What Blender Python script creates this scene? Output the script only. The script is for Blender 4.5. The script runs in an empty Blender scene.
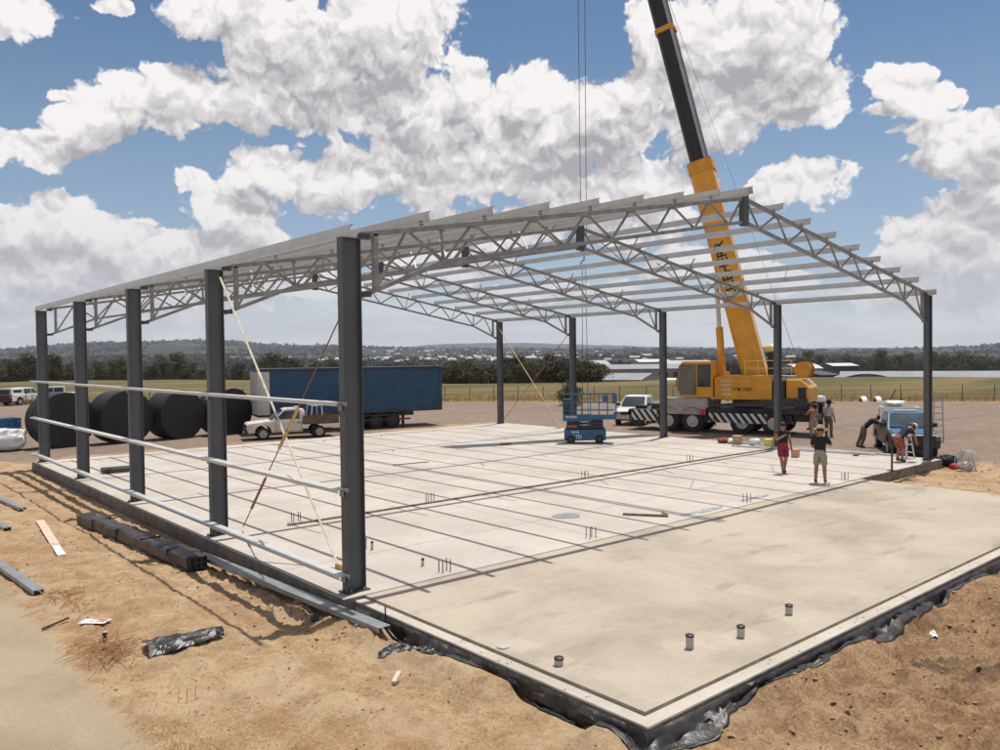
import bpy, math, random
import numpy as np
from mathutils import Vector, Matrix
random.seed(7)
R = math.radians
PI = math.pi
sc = bpy.context.scene
col = sc.collection

# ------------------------------------------------------------------ helpers
class MB:
    """collects shapes; build() links them as one mesh object"""
    def __init__(s):
        s.v = []; s.f = []
    def add(s, verts, faces):
        n = len(s.v)
        s.v += [tuple(p) for p in verts]
        s.f += [tuple(i + n for i in f) for f in faces]
        return s
    def box(s, x0, x1, y0, y1, z0, z1, m=None):
        v = [Vector(p) for p in ((x0,y0,z0),(x1,y0,z0),(x1,y1,z0),(x0,y1,z0),(x0,y0,z1),(x1,y0,z1),(x1,y1,z1),(x0,y1,z1))]
        if m is not None: v = [m @ p for p in v]
        return s.add(v, [(0,3,2,1),(4,5,6,7),(0,1,5,4),(1,2,6,5),(2,3,7,6),(3,0,4,7)])
    def bar(s, a, b, w, h=None, up=(0,0,1)):
        """rectangular bar from a to b, w across, h along the up direction"""
        a = Vector(a); b = Vector(b); h = h or w
        d = (b - a).normalized(); u = Vector(up)
        if abs(d.dot(u)) > .98: u = Vector((1,0,0))
        sd = d.cross(u).normalized(); u = sd.cross(d).normalized()
        v = []
        for p in (a, b):
            for i, j in ((-1,-1),(1,-1),(1,1),(-1,1)):
                v.append(p + sd*i*w/2 + u*j*h/2)
        return s.add(v, [(3,2,1,0),(4,5,6,7),(0,1,5,4),(1,2,6,5),(2,3,7,6),(3,0,4,7)])
    def tube(s, a, b, r, r2=None, n=8, caps=True):
        a = Vector(a); b = Vector(b); r2 = r if r2 is None else r2
        d = (b - a).normalized(); u = Vector((0,0,1)) if abs(d.z) < .98 else Vector((1,0,0))
        sd = d.cross(u).normalized(); u = sd.cross(d)
        v = []
        for p, q in ((a, r), (b, r2)):
            for i in range(n):
                t = 2*PI*i/n
                v.append(p + (sd*math.cos(t) + u*math.sin(t))*q)
        f = [(i, (i+1) % n, n + (i+1) % n, n + i) for i in range(n)]
        if caps: f += [tuple(range(n-1, -1, -1)), tuple(range(n, 2*n))]
        return s.add(v, f)
    def path(s, pts, r, n=6):
        """tube along a polyline"""
        pts = [Vector(p) for p in pts]; v = []
        for k, p in enumerate(pts):
            d = (pts[min(k+1, len(pts)-1)] - pts[max(k-1, 0)]).normalized()
            u = Vector((0,0,1)) if abs(d.z) < .95 else Vector((1,0,0))
            sd = d.cross(u).normalized(); u = sd.cross(d)
            for i in range(n):
                t = 2*PI*i/n; v.append(p + (sd*math.cos(t) + u*math.sin(t))*r)
        f = []
        for k in range(len(pts)-1):
            for i in range(n):
                f.append((k*n+i, k*n+(i+1) % n, (k+1)*n+(i+1) % n, (k+1)*n+i))
        f += [tuple(range(n-1, -1, -1)), tuple(range((len(pts)-1)*n, len(pts)*n))]
        return s.add(v, f)
    def lathe(s, prof, n=24, m=None):
        """prof = [(r, z)] turned about Z; closed where r == 0"""
        v = []; f = []
        for r, z in prof:
            for i in range(n):
                t = 2*PI*i/n; p = Vector((r*math.cos(t), r*math.sin(t), z))
                v.append(m @ p if m is not None else p)
        for k in range(len(prof)-1):
            for i in range(n):
                f.append((k*n+i, k*n+(i+1) % n, (k+1)*n+(i+1) % n, (k+1)*n+i))
        f += [tuple(range(n-1, -1, -1)), tuple(range((len(prof)-1)*n, len(prof)*n))]
        return s.add(v, f)
    def prism(s, pts, hw, hw2=None, y0=0.0):
        """side outline pts=[(x,z[,halfwidth])] widened in Y both ways"""
        n = len(pts); v = []
        for sg in (-1, 1):
            for p in pts:
                w = p[2] if len(p) > 2 else hw
                v.append((p[0], y0 + sg*w, p[1]))
        f = [tuple(range(n)), tuple(range(2*n-1, n-1, -1))]
        f += [(i, n+i, n+(i+1) % n, (i+1) % n) for i in range(n)]
        return s.add(v, f)
    def slab_poly(s, pts, z0, z1):
        n = len(pts)
        v = [(p[0], p[1], z0) for p in pts] + [(p[0], p[1], z1) for p in pts]
        f = [tuple(range(n-1, -1, -1)), tuple(range(n, 2*n))] + [(i, (i+1) % n, n+(i+1) % n, n+i) for i in range(n)]
        return s.add(v, f)
    def build(s, name, mat, parent=None, smooth=False, bevel=0, loc=None, rz=None, recalc=True):
        me = bpy.data.meshes.new(name)
        me.from_pydata(s.v, [], s.f)
        if recalc:
            import bmesh
            bm = bmesh.new(); bm.from_mesh(me)
            bmesh.ops.recalc_face_normals(bm, faces=bm.faces); bm.to_mesh(me); bm.free()
        me.materials.append(mat)
        if smooth:
            me.polygons.foreach_set('use_smooth', [True]*len(me.polygons))
            try: me.set_sharp_from_angle(angle=R(40))
            except Exception: pass
        o = bpy.data.objects.new(name, me); col.objects.link(o)
        if parent: o.parent = parent
        if loc is not None: o.location = loc
        if rz is not None: o.rotation_euler.z = rz
        if bevel:
            b = o.modifiers.new('bevel', 'BEVEL'); b.width = bevel; b.segments = 2; b.limit_method = 'ANGLE'
        return o

def tag(o, label=None, cat=None, group=None, kind=None):
    if label: o['label'] = label
    if cat: o['category'] = cat
    if group: o['group'] = group
    if kind: o['kind'] = kind
    return o
def thing(name, label, cat, loc=(0,0,0), rz=0, group=None):
    o = bpy.data.objects.new(name, None); col.objects.link(o)
    o.empty_display_size = .3
    o.location = loc; o.rotation_euler.z = rz
    return tag(o, label, cat, group)
KIDS = {}
def kids(o):
    if o.name not in KIDS: KIDS[o.name] = list(o.children)
    return KIDS[o.name]
def copy_tree(o, parent=None, loc=None, rz=None, label=None, scale=None):
    c = o.copy(); col.objects.link(c)
    if parent: c.parent = parent
    if loc is not None: c.location = loc
    if rz is not None: c.rotation_euler.z = rz
    if scale is not None: c.scale = scale
    if label: c['label'] = label
    for ch in kids(o): copy_tree(ch, c)
    return c

# numpy value noise
def _h(ix, iy, sd):
    n = (ix*374761393 + iy*668265263 + sd*1442695041).astype(np.int64) & 0xffffffff
    n = ((n ^ (n >> 13))*1274126177) & 0xffffffff
    n = n ^ (n >> 16)
    return (n & 0xffff)/65535.0
def vnoise(x, y, sd=0):
    ix = np.floor(x).astype(np.int64); iy = np.floor(y).astype(np.int64)
    fx = x-ix; fy = y-iy; fx = fx*fx*(3-2*fx); fy = fy*fy*(3-2*fy)
    a = _h(ix, iy, sd); b = _h(ix+1, iy, sd); c = _h(ix, iy+1, sd); d = _h(ix+1, iy+1, sd)
    return (a*(1-fx)+b*fx)*(1-fy) + (c*(1-fx)+d*fx)*fy - .5
def fbm(x, y, octs=4, sd=0, gain=.5):
    t = 0; a = 1
    for k in range(octs):
        t = t + a*vnoise(x*2**k + 17.3*k, y*2**k - 9.1*k, sd+k); a *= gain
    return t
def sstep(a, b, x):
    t = np.clip((x-a)/(b-a), 0, 1); return t*t*(3-2*t)

# ------------------------------------------------------------------ materials
class NT:
    def __init__(s, tree): s.t = tree; s.n = tree.nodes; s.l = tree.links
    def node(s, typ, **kw):
        n = s.n.new(typ)
        for k, v in kw.items(): setattr(n, k, v)
        return n
    def put(s, sock, v):
        if hasattr(v, 'links'): s.l.new(v, sock)
        elif v is not None: sock.default_value = v
    def m(s, op, a, b=None, c=None, clamp=False):
        n = s.node('ShaderNodeMath', operation=op); n.use_clamp = clamp
        for i, v in enumerate((a, b, c)):
            if v is not None: s.put(n.inputs[i], v)
        return n.outputs[0]
    def vm(s, op, a, b=None, c=None, out=0):
        n = s.node('ShaderNodeVectorMath', operation=op)
        for i, v in enumerate((a, b, c)):
            if v is not None: s.put(n.inputs[i], v)
        return n.outputs[out]
    def noise(s, vec, scale, detail=4, rough=.55, dist=0, out='Fac'):
        n = s.node('ShaderNodeTexNoise'); s.put(n.inputs['Vector'], vec)
        n.inputs['Scale'].default_value = scale; n.inputs['Detail'].default_value = detail
        n.inputs['Roughness'].default_value = rough; n.inputs['Distortion'].default_value = dist
        return n.outputs[out]
    def ss(s, x, a, b):
        n = s.node('ShaderNodeMapRange', interpolation_type='SMOOTHSTEP')
        s.put(n.inputs[0], x); s.put(n.inputs[1], a); s.put(n.inputs[2], b)
        return n.outputs[0]
    def mix(s, f, a, b):
        n = s.node('ShaderNodeMix', data_type='RGBA')
        s.put(n.inputs[0], f)
        for sk, v in ((n.inputs[6], a), (n.inputs[7], b)):
            if isinstance(v, tuple) and len(v) == 3: v = v + (1,)
            s.put(sk, v)
        return n.outputs[2]
    def bump(s, h, strength=.3, dist=.02, normal=None):
        n = s.node('ShaderNodeBump'); n.inputs['Strength'].default_value = strength
        n.inputs['Distance'].default_value = dist; s.put(n.inputs['Height'], h)
        if normal is not None: s.put(n.inputs['Normal'], normal)
        return n.outputs[0]

def new_mat(name):
    m = bpy.data.materials.new(name); m.use_nodes = True
    nt = NT(m.node_tree); b = m.node_tree.nodes['Principled BSDF']
    return m, nt, b
def mat(name, c, rough=.6, metal=0.0, var=.12, scale=3.0, bump=0.0, bscale=40, c2=None, spec=.5, alpha=None, trans=0, coat=0):
    """plain painted / raw surface with uneven tone"""
    m, nt, b = new_mat(name)
    tc = nt.node('ShaderNodeTexCoord').outputs['Object']
    n = nt.noise(tc, scale, 6, .6)
    f = nt.ss(n, .3, .7)
    a = tuple(max(0, v*(1-var)) for v in c)
    e = tuple(min(1, v*(1+var)) for v in c) if c2 is None else c2
    nt.put(b.inputs['Base Color'], nt.mix(f, a, e))
    nt.put(b.inputs['Roughness'], nt.m('ADD', rough-.08, nt.m('MULTIPLY', nt.noise(tc, scale*4, 4), .16)))
    b.inputs['Metallic'].default_value = metal
    b.inputs['Specular IOR Level'].default_value = spec
    if coat: b.inputs['Coat Weight'].default_value = coat
    if trans: b.inputs['Transmission Weight'].default_value = trans
    if alpha is not None: b.inputs['Alpha'].default_value = alpha
    if bump: nt.put(b.inputs['Normal'], nt.bump(nt.noise(tc, bscale, 5), .5, bump))
    return m

M = {}
M['col_steel'] = mat('column_paint', (.092,.100,.112), .5, 0, .13, 1.6)
M['truss'] = mat('truss_primer', (.27,.26,.245), .5, .2, .22, 4)
M['plate'] = mat('dark_plate', (.07,.07,.075), .5, 0, .2, 5)
M['galv'] = mat('galvanised', (.62,.615,.59), .42, .3, .07, 2)
M['galv_dull'] = mat('galvanised_dull', (.30,.32,.33), .45, .5, .18, 4)
M['rust'] = mat('rusty_steel', (.28,.12,.05), .85, .1, .4, 30)
M['strap'] = mat('pale_strap', (.62,.56,.42), .7, 0, .2, 6)
M['strap_yellow'] = mat('yellow_brown_strap', (.50,.35,.14), .7, 0, .3, 4)
M['timber'] = mat('brown_timber', (.20,.12,.07), .8, 0, .3, 8, .003, 60)
M['pale_wood'] = mat('pale_wood', (.62,.47,.37), .75, 0, .1, 6)
M['white'] = mat('white_paint', (.72,.72,.70), .4, 0, .05, 3, coat=.3)
M['dirty_white'] = mat('dusty_white', (.62,.58,.52), .5, 0, .14, 3)
M['white_plastic'] = mat('white_plastic', (.75,.75,.74), .45, 0, .06, 8, .01, 12)
M['yellow'] = mat('crane_yellow', (.74,.33,.012), .38, 0, .12, 1.5, coat=.25)
M['orange'] = mat('faded_orange', (.70,.30,.02), .45, 0, .15, 3)
M['pale_yellow'] = mat('pale_yellow', (.72,.62,.16), .4, 0, .08, 3)
M['black'] = mat('black_paint', (.018,.017,.017), .45, 0, .3, 4)
M['boom_black'] = mat('boom_black', (.022,.016,.015), .4, .1, .3, 2)
M['tyre'] = mat('tyre_rubber', (.028,.027,.026), .85, 0, .3, 12)
M['rim'] = mat('rim_cream', (.55,.50,.42), .5, .1, .15, 10)
M['chassis'] = mat('dark_chassis', (.05,.048,.046), .6, .1, .3, 4)
M['alu'] = mat('alu_panel', (.42,.39,.37), .5, .2, .14, 2)
M['glass'] = mat('dark_glass', (.03,.04,.045), .06, 0, .2, 2, spec=.8)
M['glass_pale'] = mat('sky_glass', (.10,.13,.14), .05, .35, .2, 1.5, spec=.9)
M['red'] = mat('red_plastic', (.55,.06,.03), .45)
M['blue_paint'] = mat('blue_paint', (.035,.12,.27), .35, 0, .12, 2, coat=.3)
M['ute_blue'] = mat('ute_blue', (.045,.135,.27), .35, 0, .1, 2, coat=.2)
M['curtain'] = mat('curtain_blue', (.013,.068,.140), .6, 0, .2, 1.2)
M['lift_blue'] = mat('lift_blue', (.022,.11,.22), .45, 0, .15, 4)
M['lift_dark'] = mat('lift_dark', (.05,.055,.06), .6, 0, .25, 6)
M['poly_black'] = mat('black_polythene', (.016,.016,.017), .62, 0, .25, 1.2)
M['bundle'] = mat('bundle_wrap', (.045,.036,.034), .42, 0, .35, 5, .02, 9)
M['film'] = mat('black_film', (.018,.018,.020), .38, 0, .5, 4, .02, 16, c2=(.065,.056,.048))
M['pvc'] = mat('grey_pvc', (.45,.44,.40), .5, 0, .1, 20)
M['skin'] = mat('skin', (.42,.20,.13), .6, 0, .1, 10)
M['skin_tan'] = mat('skin_tanned', (.36,.165,.105), .55, 0, .12, 10)
M['hair'] = mat('dark_hair', (.02,.013,.01), .7)
M['cloth_black'] = mat('black_cloth', (.016,.017,.020), .9, 0, .3, 12)
M['cloth_navy'] = mat('navy_cloth', (.018,.024,.05), .9, 0, .3, 12)
M['cloth_maroon'] = mat('maroon_cloth', (.24,.028,.05), .9, 0, .25, 12)
M['cloth_red'] = mat('faded_red_cloth', (.27,.075,.055), .9, 0, .2, 12)
M['cloth_khaki'] = mat('khaki_cloth', (.34,.30,.22), .9, 0, .15, 12)
M['cloth_grey'] = mat('grey_cloth', (.16,.14,.12), .9, 0, .2, 12)
M['cloth_white'] = mat('white_cloth', (.62,.58,.55), .9, 0, .1, 12)
M['straw'] = mat('straw', (.66,.52,.34), .85, 0, .15, 30)
M['boot'] = mat('boot_leather', (.03,.024,.02), .7)
M['cardboard'] = mat('cardboard', (.50,.34,.17), .85)
M['toolbox'] = mat('salmon_plastic', (.62,.30,.20), .5)
M['straw_grass'] = mat('dry_straw', (.62,.46,.22), .9, 0, .35, 3)
M['rod'] = mat('rusty_rod', (.36,.175,.07), .9, 0, .4, 12)
M['mud'] = mat('muddy_sides', (.13,.095,.07), .9, 0, .3, 5)
M['bark'] = mat('bark', (.12,.10,.08), .9, 0, .3, 3)
M['post'] = mat('fence_post', (.06,.06,.045), .7, 0, .2, 3)
M['roof_grey'] = mat('zinc_roof', (.27,.27,.28), .45, .1, .1, .2)
M['roof_pale'] = mat('pale_roof', (.45,.42,.40), .5, 0, .08, .1)
M['roof_white'] = mat('white_roof', (.60,.56,.52), .5, 0, .05, .1)
M['shed_dark'] = mat('dark_shed_wall', (.025,.035,.055), .6, 0, .2, .3)
M['shed_wall'] = mat('shed_wall', (.26,.22,.20), .6, 0, .12, .2)
M['far_roof'] = mat('far_roof', (.42,.40,.385), .6, 0, .1, .1)
M['far_wall'] = mat('far_wall', (.45,.36,.28), .7, 0, .2, .1)

def foliage(name, c1, c2):
    m, nt, b = new_mat(name)
    tc = nt.node('ShaderNodeTexCoord').outputs['Object']
    oi = nt.node('ShaderNodeObjectInfo').outputs['Random']
    f = nt.ss(nt.noise(tc, .8, 4), .35, .65)
    c = nt.mix(f, c1, c2)
    hs = nt.node('ShaderNodeHueSaturation')
    nt.put(hs.inputs['Value'], nt.m('ADD', .75, nt.m('MULTIPLY', oi, .55)))
    nt.put(hs.inputs['Hue'], nt.m('ADD', .48, nt.m('MULTIPLY', oi, .03)))
    nt.put(hs.inputs['Color'], c)
    nt.put(b.inputs['Base Color'], hs.outputs[0]); b.inputs['Roughness'].default_value = .7
    b.inputs['Specular IOR Level'].default_value = .25
    return m
M['leaf'] = foliage('gum_leaves', (.065,.070,.028), (.135,.120,.050))
M['leaf_dark'] = foliage('dark_leaves', (.050,.050,.022), (.105,.092,.042))
M['far_leaf'] = foliage('far_leaves', (.016,.021,.014), (.034,.037,.024))

def stripes(name, axis_expr_scale, c1, c2, dirv=(1,0,1)):
    m, nt, b = new_mat(name)
    tc = nt.node('ShaderNodeTexCoord').outputs['Object']
    d = nt.vm('DOT_PRODUCT', tc, dirv, out=1)
    f = nt.m('GREATER_THAN', nt.m('FRACT', nt.m('MULTIPLY', d, axis_expr_scale)), .5)
    nt.put(b.inputs['Base Color'], nt.mix(f, c1, c2)); b.inputs['Roughness'].default_value = .5
    return m
M['hazard'] = stripes('hazard_stripes', 2.6, (.015,.015,.015), (.75,.74,.71), (1,0,-.75))

# concrete slabs ---------------------------------------------------
def concrete(name, base, light, tan, joints, stain=.5, patches=()):
    m, nt, b = new_mat(name)
    geo = nt.node('ShaderNodeNewGeometry').outputs['Position']
    n1 = nt.noise(geo, .32, 8, .62, .3); n2 = nt.noise(geo, 1.7, 6, .6); n3 = nt.noise(geo, 60, 4, .7)
    mp = nt.node('ShaderNodeMapping'); nt.put(mp.inputs[0], geo); mp.inputs['Scale'].default_value = (.5, 2.2, 1)
    mp.inputs['Rotation'].default_value = (0, 0, R(-32))
    n4 = nt.noise(mp.outputs[0], .7, 6, .65, .6)
    c = nt.mix(nt.ss(n1, .34, .64), base, light)
    c = nt.mix(nt.m('MULTIPLY', nt.ss(n2, .45, .72), .55), c, tan)
    n5 = nt.noise(geo, 7.5, 6, .7, .4)
    c = nt.mix(nt.m('MULTIPLY', nt.ss(n5, .54, .70), .30), c, tuple(v*.80 for v in base))
    c = nt.mix(nt.m('MULTIPLY', nt.ss(n5, .46, .32), .25), c, tuple(min(1, v*1.12) for v in light))
    spot = nt.noise(geo, 22, 4, .75)
    c = nt.mix(nt.m('MULTIPLY', nt.ss(spot, .66, .74), .45), c, tuple(v*.55 for v in base))
    for (qx, qy, qr) in patches:
        dd_ = nt.vm('DISTANCE', geo, (qx, qy, 0), out=1)
        k_ = nt.m('ADD', dd_, nt.m('MULTIPLY', nt.m('SUBTRACT', n5, .5), .5))
        c = nt.mix(nt.m('MULTIPLY', nt.ss(k_, qr, qr*.45), .38), c, tuple(min(1, v*1.18) for v in light))
    dk = tuple(v*.72 for v in base)
    c = nt.mix(nt.m('MULTIPLY', nt.ss(n4, .54, .76), stain), c, dk)
    c = nt.mix(nt.m('MULTIPLY', nt.ss(n3, .5, .85), .25), c, tuple(v*.6 for v in base))
    if joints:
        sp = nt.node('ShaderNodeSeparateXYZ'); nt.put(sp.inputs[0], geo)
        tot = None
        for sk, lst, lo in joints:
            for q in lst:
                d = nt.m('ABSOLUTE', nt.m('SUBTRACT', sp.outputs[sk], q))
                g = nt.m('LESS_THAN', d, lo)
                tot = g if tot is None else nt.m('MAXIMUM', tot, g)
        c = nt.mix(nt.m('MULTIPLY', tot, .72), c, (.10,.085,.07))
    nt.put(b.inputs['Base Color'], c)
    b.inputs['Roughness'].default_value = .85; b.inputs['Specular IOR Level'].default_value = .3
    nt.put(b.inputs['Normal'], nt.bump(n3, .15, .004))
    return m
M['slab'] = concrete('slab_concrete', (.45,.40,.345), (.55,.495,.43), (.50,.43,.345),
    [(1, (2.1, 8.9, 12.0, 15.2, 18.3, 21.4), .013), (0, (6.1, 12.2, 18.3), .011), (1, (-.33,), .02)], .4)
M['slab_front'] = concrete('front_slab_concrete', (.335,.285,.222), (.475,.405,.315), (.44,.36,.265), None, .9, ((.25,-4.77,.42), (2.0,-5.56,.55), (2.5,-5.6,.5), (2.89,-5.79,.5), (4.31,-5.73,.5), (.35,-3.9,.35)))
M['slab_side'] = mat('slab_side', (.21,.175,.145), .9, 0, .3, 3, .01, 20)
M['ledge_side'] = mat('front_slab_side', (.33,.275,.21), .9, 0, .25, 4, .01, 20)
M['ledge'] = concrete('ledge_concrete', (.42,.375,.30), (.55,.50,.42), (.47,.40,.30), None, .8)

# ground ------------------------------------------------------------
def ground_material():
    m, nt, b = new_mat('ground')
    geo = nt.node('ShaderNodeNewGeometry').outputs['Position']
    sp = nt.node('ShaderNodeSeparateXYZ'); nt.put(sp.inputs[0], geo)
    x, y = sp.outputs[0], sp.outputs[1]
    nA = nt.noise(geo, .45, 8, .6, .4); nB = nt.noise(geo, 2.3, 8, .65, .3); nC = nt.noise(geo, 14, 6, .7); nD = nt.noise(geo, 55, 4, .75)
    nL = nt.noise(geo, .09, 6, .6)
    # dirt
    c = nt.mix(nt.ss(nB, .38, .64), (.385,.245,.13), (.53,.375,.215))
    c = nt.mix(nt.m('MULTIPLY', nt.ss(nA, .48, .64), .75), c, (.37,.195,.088))
    c = nt.mix(nt.m('MULTIPLY', nt.ss(nC, .52, .72), .5), c, (.27,.165,.085))
    c = nt.mix(nt.m('MULTIPLY', nt.ss(nD, .56, .70), .6), c, (.15,.095,.055))
    nF = nt.noise(geo, 130, 3, .8)
    c = nt.mix(nt.m('MULTIPLY', nt.ss(nF, .52, .70), .6), c, (.15,.095,.055))
    c = nt.mix(nt.m('MULTIPLY', nt.ss(nF, .45, .30), .55), c, (.66,.52,.35))
    nE = nt.noise(geo, 26, 5, .75)
    c = nt.mix(nt.m('MULTIPLY', nt.ss(nE, .53, .62), .62), c, (.19,.115,.06))
    c = nt.mix(nt.m('MULTIPLY', nt.ss(nE, .46, .36), .55), c, (.62,.475,.31))
    dust = nt.m('MULTIPLY', nt.ss(nt.noise(geo, 1.1, 6, .65, .6), .46, .60), .38)
    c = nt.mix(dust, c, (.56,.43,.28))
    blot = nt.noise(geo, 5.5, 7, .72, .5)
    c = nt.mix(nt.m('MULTIPLY', nt.ss(blot, .56, .66), .45), c, (.20,.115,.058))
    c = nt.mix(nt.m('MULTIPLY', nt.ss(nD, .38, .26), .5), c, (.62,.49,.32))
    # darker damp spoil at the front right
    d2 = nt.m('MULTIPLY', nt.ss(nt.noise(geo, .8, 7, .7, .8), .55, .66), nt.ss(x, 1.5, 4.5))
    d2 = nt.m('MULTIPLY', d2, nt.ss(y, -5.0, -7.6))
    red = nt.m('MULTIPLY', nt.ss(nt.m('ADD', x, nt.m('MULTIPLY', nA, 2.0)), .2, 3.6), nt.ss(y, -3.5, -7.0))
    c = nt.mix(nt.m('MULTIPLY', red, .85), c, nt.mix(nt.ss(nB, .35, .6), nt.mix(nt.ss(nE, .40, .62), (.26,.140,.070), (.11,.062,.034)), nt.mix(nt.ss(nE, .38, .62), (.44,.285,.16), (.24,.14,.072))))
    c = nt.mix(nt.m('MULTIPLY', d2, .8), c, (.085,.066,.050))
    # gravel yard
    g = nt.mix(nt.ss(nB, .35, .65), (.235,.168,.122), (.30,.225,.168))
    g = nt.mix(nt.m('MULTIPLY', nt.ss(nL, .45, .62), .6), g, (.21,.165,.135))
    g = nt.mix(nt.m('MULTIPLY', nt.ss(nC, .5, .75), .4), g, (.16,.125,.10))
    mp = nt.node('ShaderNodeMapping'); nt.put(mp.inputs[0], geo); mp.inputs['Rotation'].default_value = (0, 0, R(52)); mp.inputs['Scale'].default_value = (.06, 1.1, 1)
    trk = nt.noise(mp.outputs[0], .9, 4, .6)
    g = nt.mix(nt.m('MULTIPLY', nt.ss(trk, .5, .66), .5), g, (.155,.125,.105))
    yd = nt.m('MAXIMUM', nt.m('SUBTRACT', x, 26.6), nt.m('SUBTRACT', y, 28.0))
    yd = nt.m('ADD', yd, nt.m('MULTIPLY', nt.m('SUBTRACT', nA, .5), 6.0))
    c = nt.mix(nt.ss(yd, -.8, .8), c, g)
    # grass paddock
    def sd(ax, ay, nx, ny):
        return nt.m('ADD', nt.m('MULTIPLY', nt.m('SUBTRACT', x, ax), nx), nt.m('MULTIPLY', nt.m('SUBTRACT', y, ay), ny))
    f1 = sd(40.7, 51, .80, .598); f2 = sd(40.7, 51, .689, .725)
    fd = nt.m('ADD', nt.m('MAXIMUM', f1, f2), nt.m('MULTIPLY', nt.m('SUBTRACT', nt.noise(geo, .6, 5, .6), .5), 3.0))
    mp2 = nt.node('ShaderNodeMapping'); nt.put(mp2.inputs[0], geo); mp2.inputs['Rotation'].default_value = (0, 0, R(53)); mp2.inputs['Scale'].default_value = (.012, .10, 1)
    band = nt.noise(mp2.outputs[0], 1.0, 4, .6, .3)
    gr = nt.mix(nt.ss(band, .40, .60), (.100,.088,.036), (.185,.135,.058))
    gr = nt.mix(nt.m('MULTIPLY', nt.ss(nt.noise(geo, .5, 6, .7), .45, .7), .5), gr, (.10,.105,.035))
    gr = nt.mix(nt.m('MULTIPLY', nt.ss(nt.noise(geo, 3.0, 6, .7), .5, .75), .35), gr, (.30,.24,.11))
    edge = nt.m('MULTIPLY', nt.ss(fd, 4.0, 1.0), .85)
    gr = nt.mix(edge, gr, (.34,.21,.085))
    c = nt.mix(nt.ss(fd, -.3, .4), c, gr)
    # smooth compacted concrete track along the left
    ap = nt.m('ADD', nt.m('SUBTRACT', -4.35, x), nt.m('MULTIPLY', nt.m('SUBTRACT', nB, .5), .5))
    ap = nt.m('MINIMUM', ap, nt.m('SUBTRACT', 14, y))
    ac = nt.mix(nt.ss(nA, .35, .65), (.30,.235,.155), (.38,.305,.21))
    ac = nt.mix(nt.m('MULTIPLY', nt.ss(nF, .5, .75), .3), ac, (.20,.155,.10))
    ac = nt.mix(nt.m('MULTIPLY', nt.ss(nE, .52, .66), .35), ac, (.19,.15,.10))
    ac = nt.mix(nt.m('MULTIPLY', nt.ss(nE, .46, .34), .3), ac, (.47,.40,.29))
    ac = nt.mix(nt.m('MULTIPLY', nt.ss(nD, .5, .8), .35), ac, (.20,.165,.11))
    ac = nt.mix(nt.m('MULTIPLY', nt.ss(nC, .55, .8), .25), ac, (.24,.20,.13))
    apm = nt.ss(ap, -.05, .22)
    c = nt.mix(apm, c, ac)
    nt.put(b.inputs['Base Color'], c)
    b.inputs['Roughness'].default_value = .95; b.inputs['Specular IOR Level'].default_value = .15
    hgt = nt.m('ADD', nt.m('ADD', nt.m('MULTIPLY', nC, .5), nt.m('MULTIPLY', nD, .35)), nt.m('MULTIPLY', nF, .18))
    n = nt.node('ShaderNodeBump'); nt.put(n.inputs['Height'], hgt); n.inputs['Distance'].default_value = .075
    nt.put(n.inputs['Strength'], nt.m('SUBTRACT', .75, nt.m('MULTIPLY', apm, .55)))
    nt.put(b.inputs['Normal'], n.outputs[0])
    return m
M['ground'] = ground_material()

def hill_material():
    m, nt, b = new_mat('hills')
    geo = nt.node('ShaderNodeNewGeometry').outputs['Position']
    c = nt.mix(nt.ss(nt.noise(geo, .0035, 8, .62, .5), .42, .60), (.020,.027,.026), (.048,.049,.040))
    c = nt.mix(nt.m('MULTIPLY', nt.ss(nt.noise(geo, .0016, 6, .6, .8), .56, .64), .8), c, (.17,.135,.085))
    c = nt.mix(nt.m('MULTIPLY', nt.ss(nt.noise(geo, .03, 5, .7), .5, .7), .6), c, (.024,.030,.020))
    nt.put(b.inputs['Base Color'], c); b.inputs['Roughness'].default_value = 1
    b.inputs['Specular IOR Level'].default_value = .05
    return m
M['hills'] = hill_material()

# ------------------------------------------------------------------ camera
CAM = Vector((-7.0594, -12.1557, 4.0417))
yaw, pit, rol, FPX = .7105, -.0231, -.0124, 799.37
fwd = Vector((math.sin(yaw)*math.cos(pit), math.cos(yaw)*math.cos(pit), math.sin(pit)))
rgt = Vector((math.cos(yaw), -math.sin(yaw), 0)); upv = rgt.cross(fwd)
rr = math.cos(rol)*rgt + math.sin(rol)*upv; uu = -math.sin(rol)*rgt + math.cos(rol)*upv
cd = bpy.data.cameras.new('camera'); cam = bpy.data.objects.new('camera', cd); col.objects.link(cam)
cam.matrix_world = Matrix(((rr.x, uu.x, -fwd.x, CAM.x), (rr.y, uu.y, -fwd.y, CAM.y), (rr.z, uu.z, -fwd.z, CAM.z), (0,0,0,1)))
cd.sensor_width = 36; cd.lens = FPX/1000*36; cd.clip_end = 40000; cd.clip_start = .1
sc.camera = cam

# ------------------------------------------------------------------ light and sky
SUN_V = Vector((.31, .10, 1.0)).normalized()
sd_ = bpy.data.lights.new('sun', 'SUN'); sun = bpy.data.objects.new('sun', sd_); col.objects.link(sun)
sd_.energy = 4.45; sd_.angle = R(.5); sd_.color = (1, .955, .89)
sun.rotation_euler = (-SUN_V).to_track_quat('-Z', 'Y').to_euler(); sun.location = (0, 0, 60)

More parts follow.
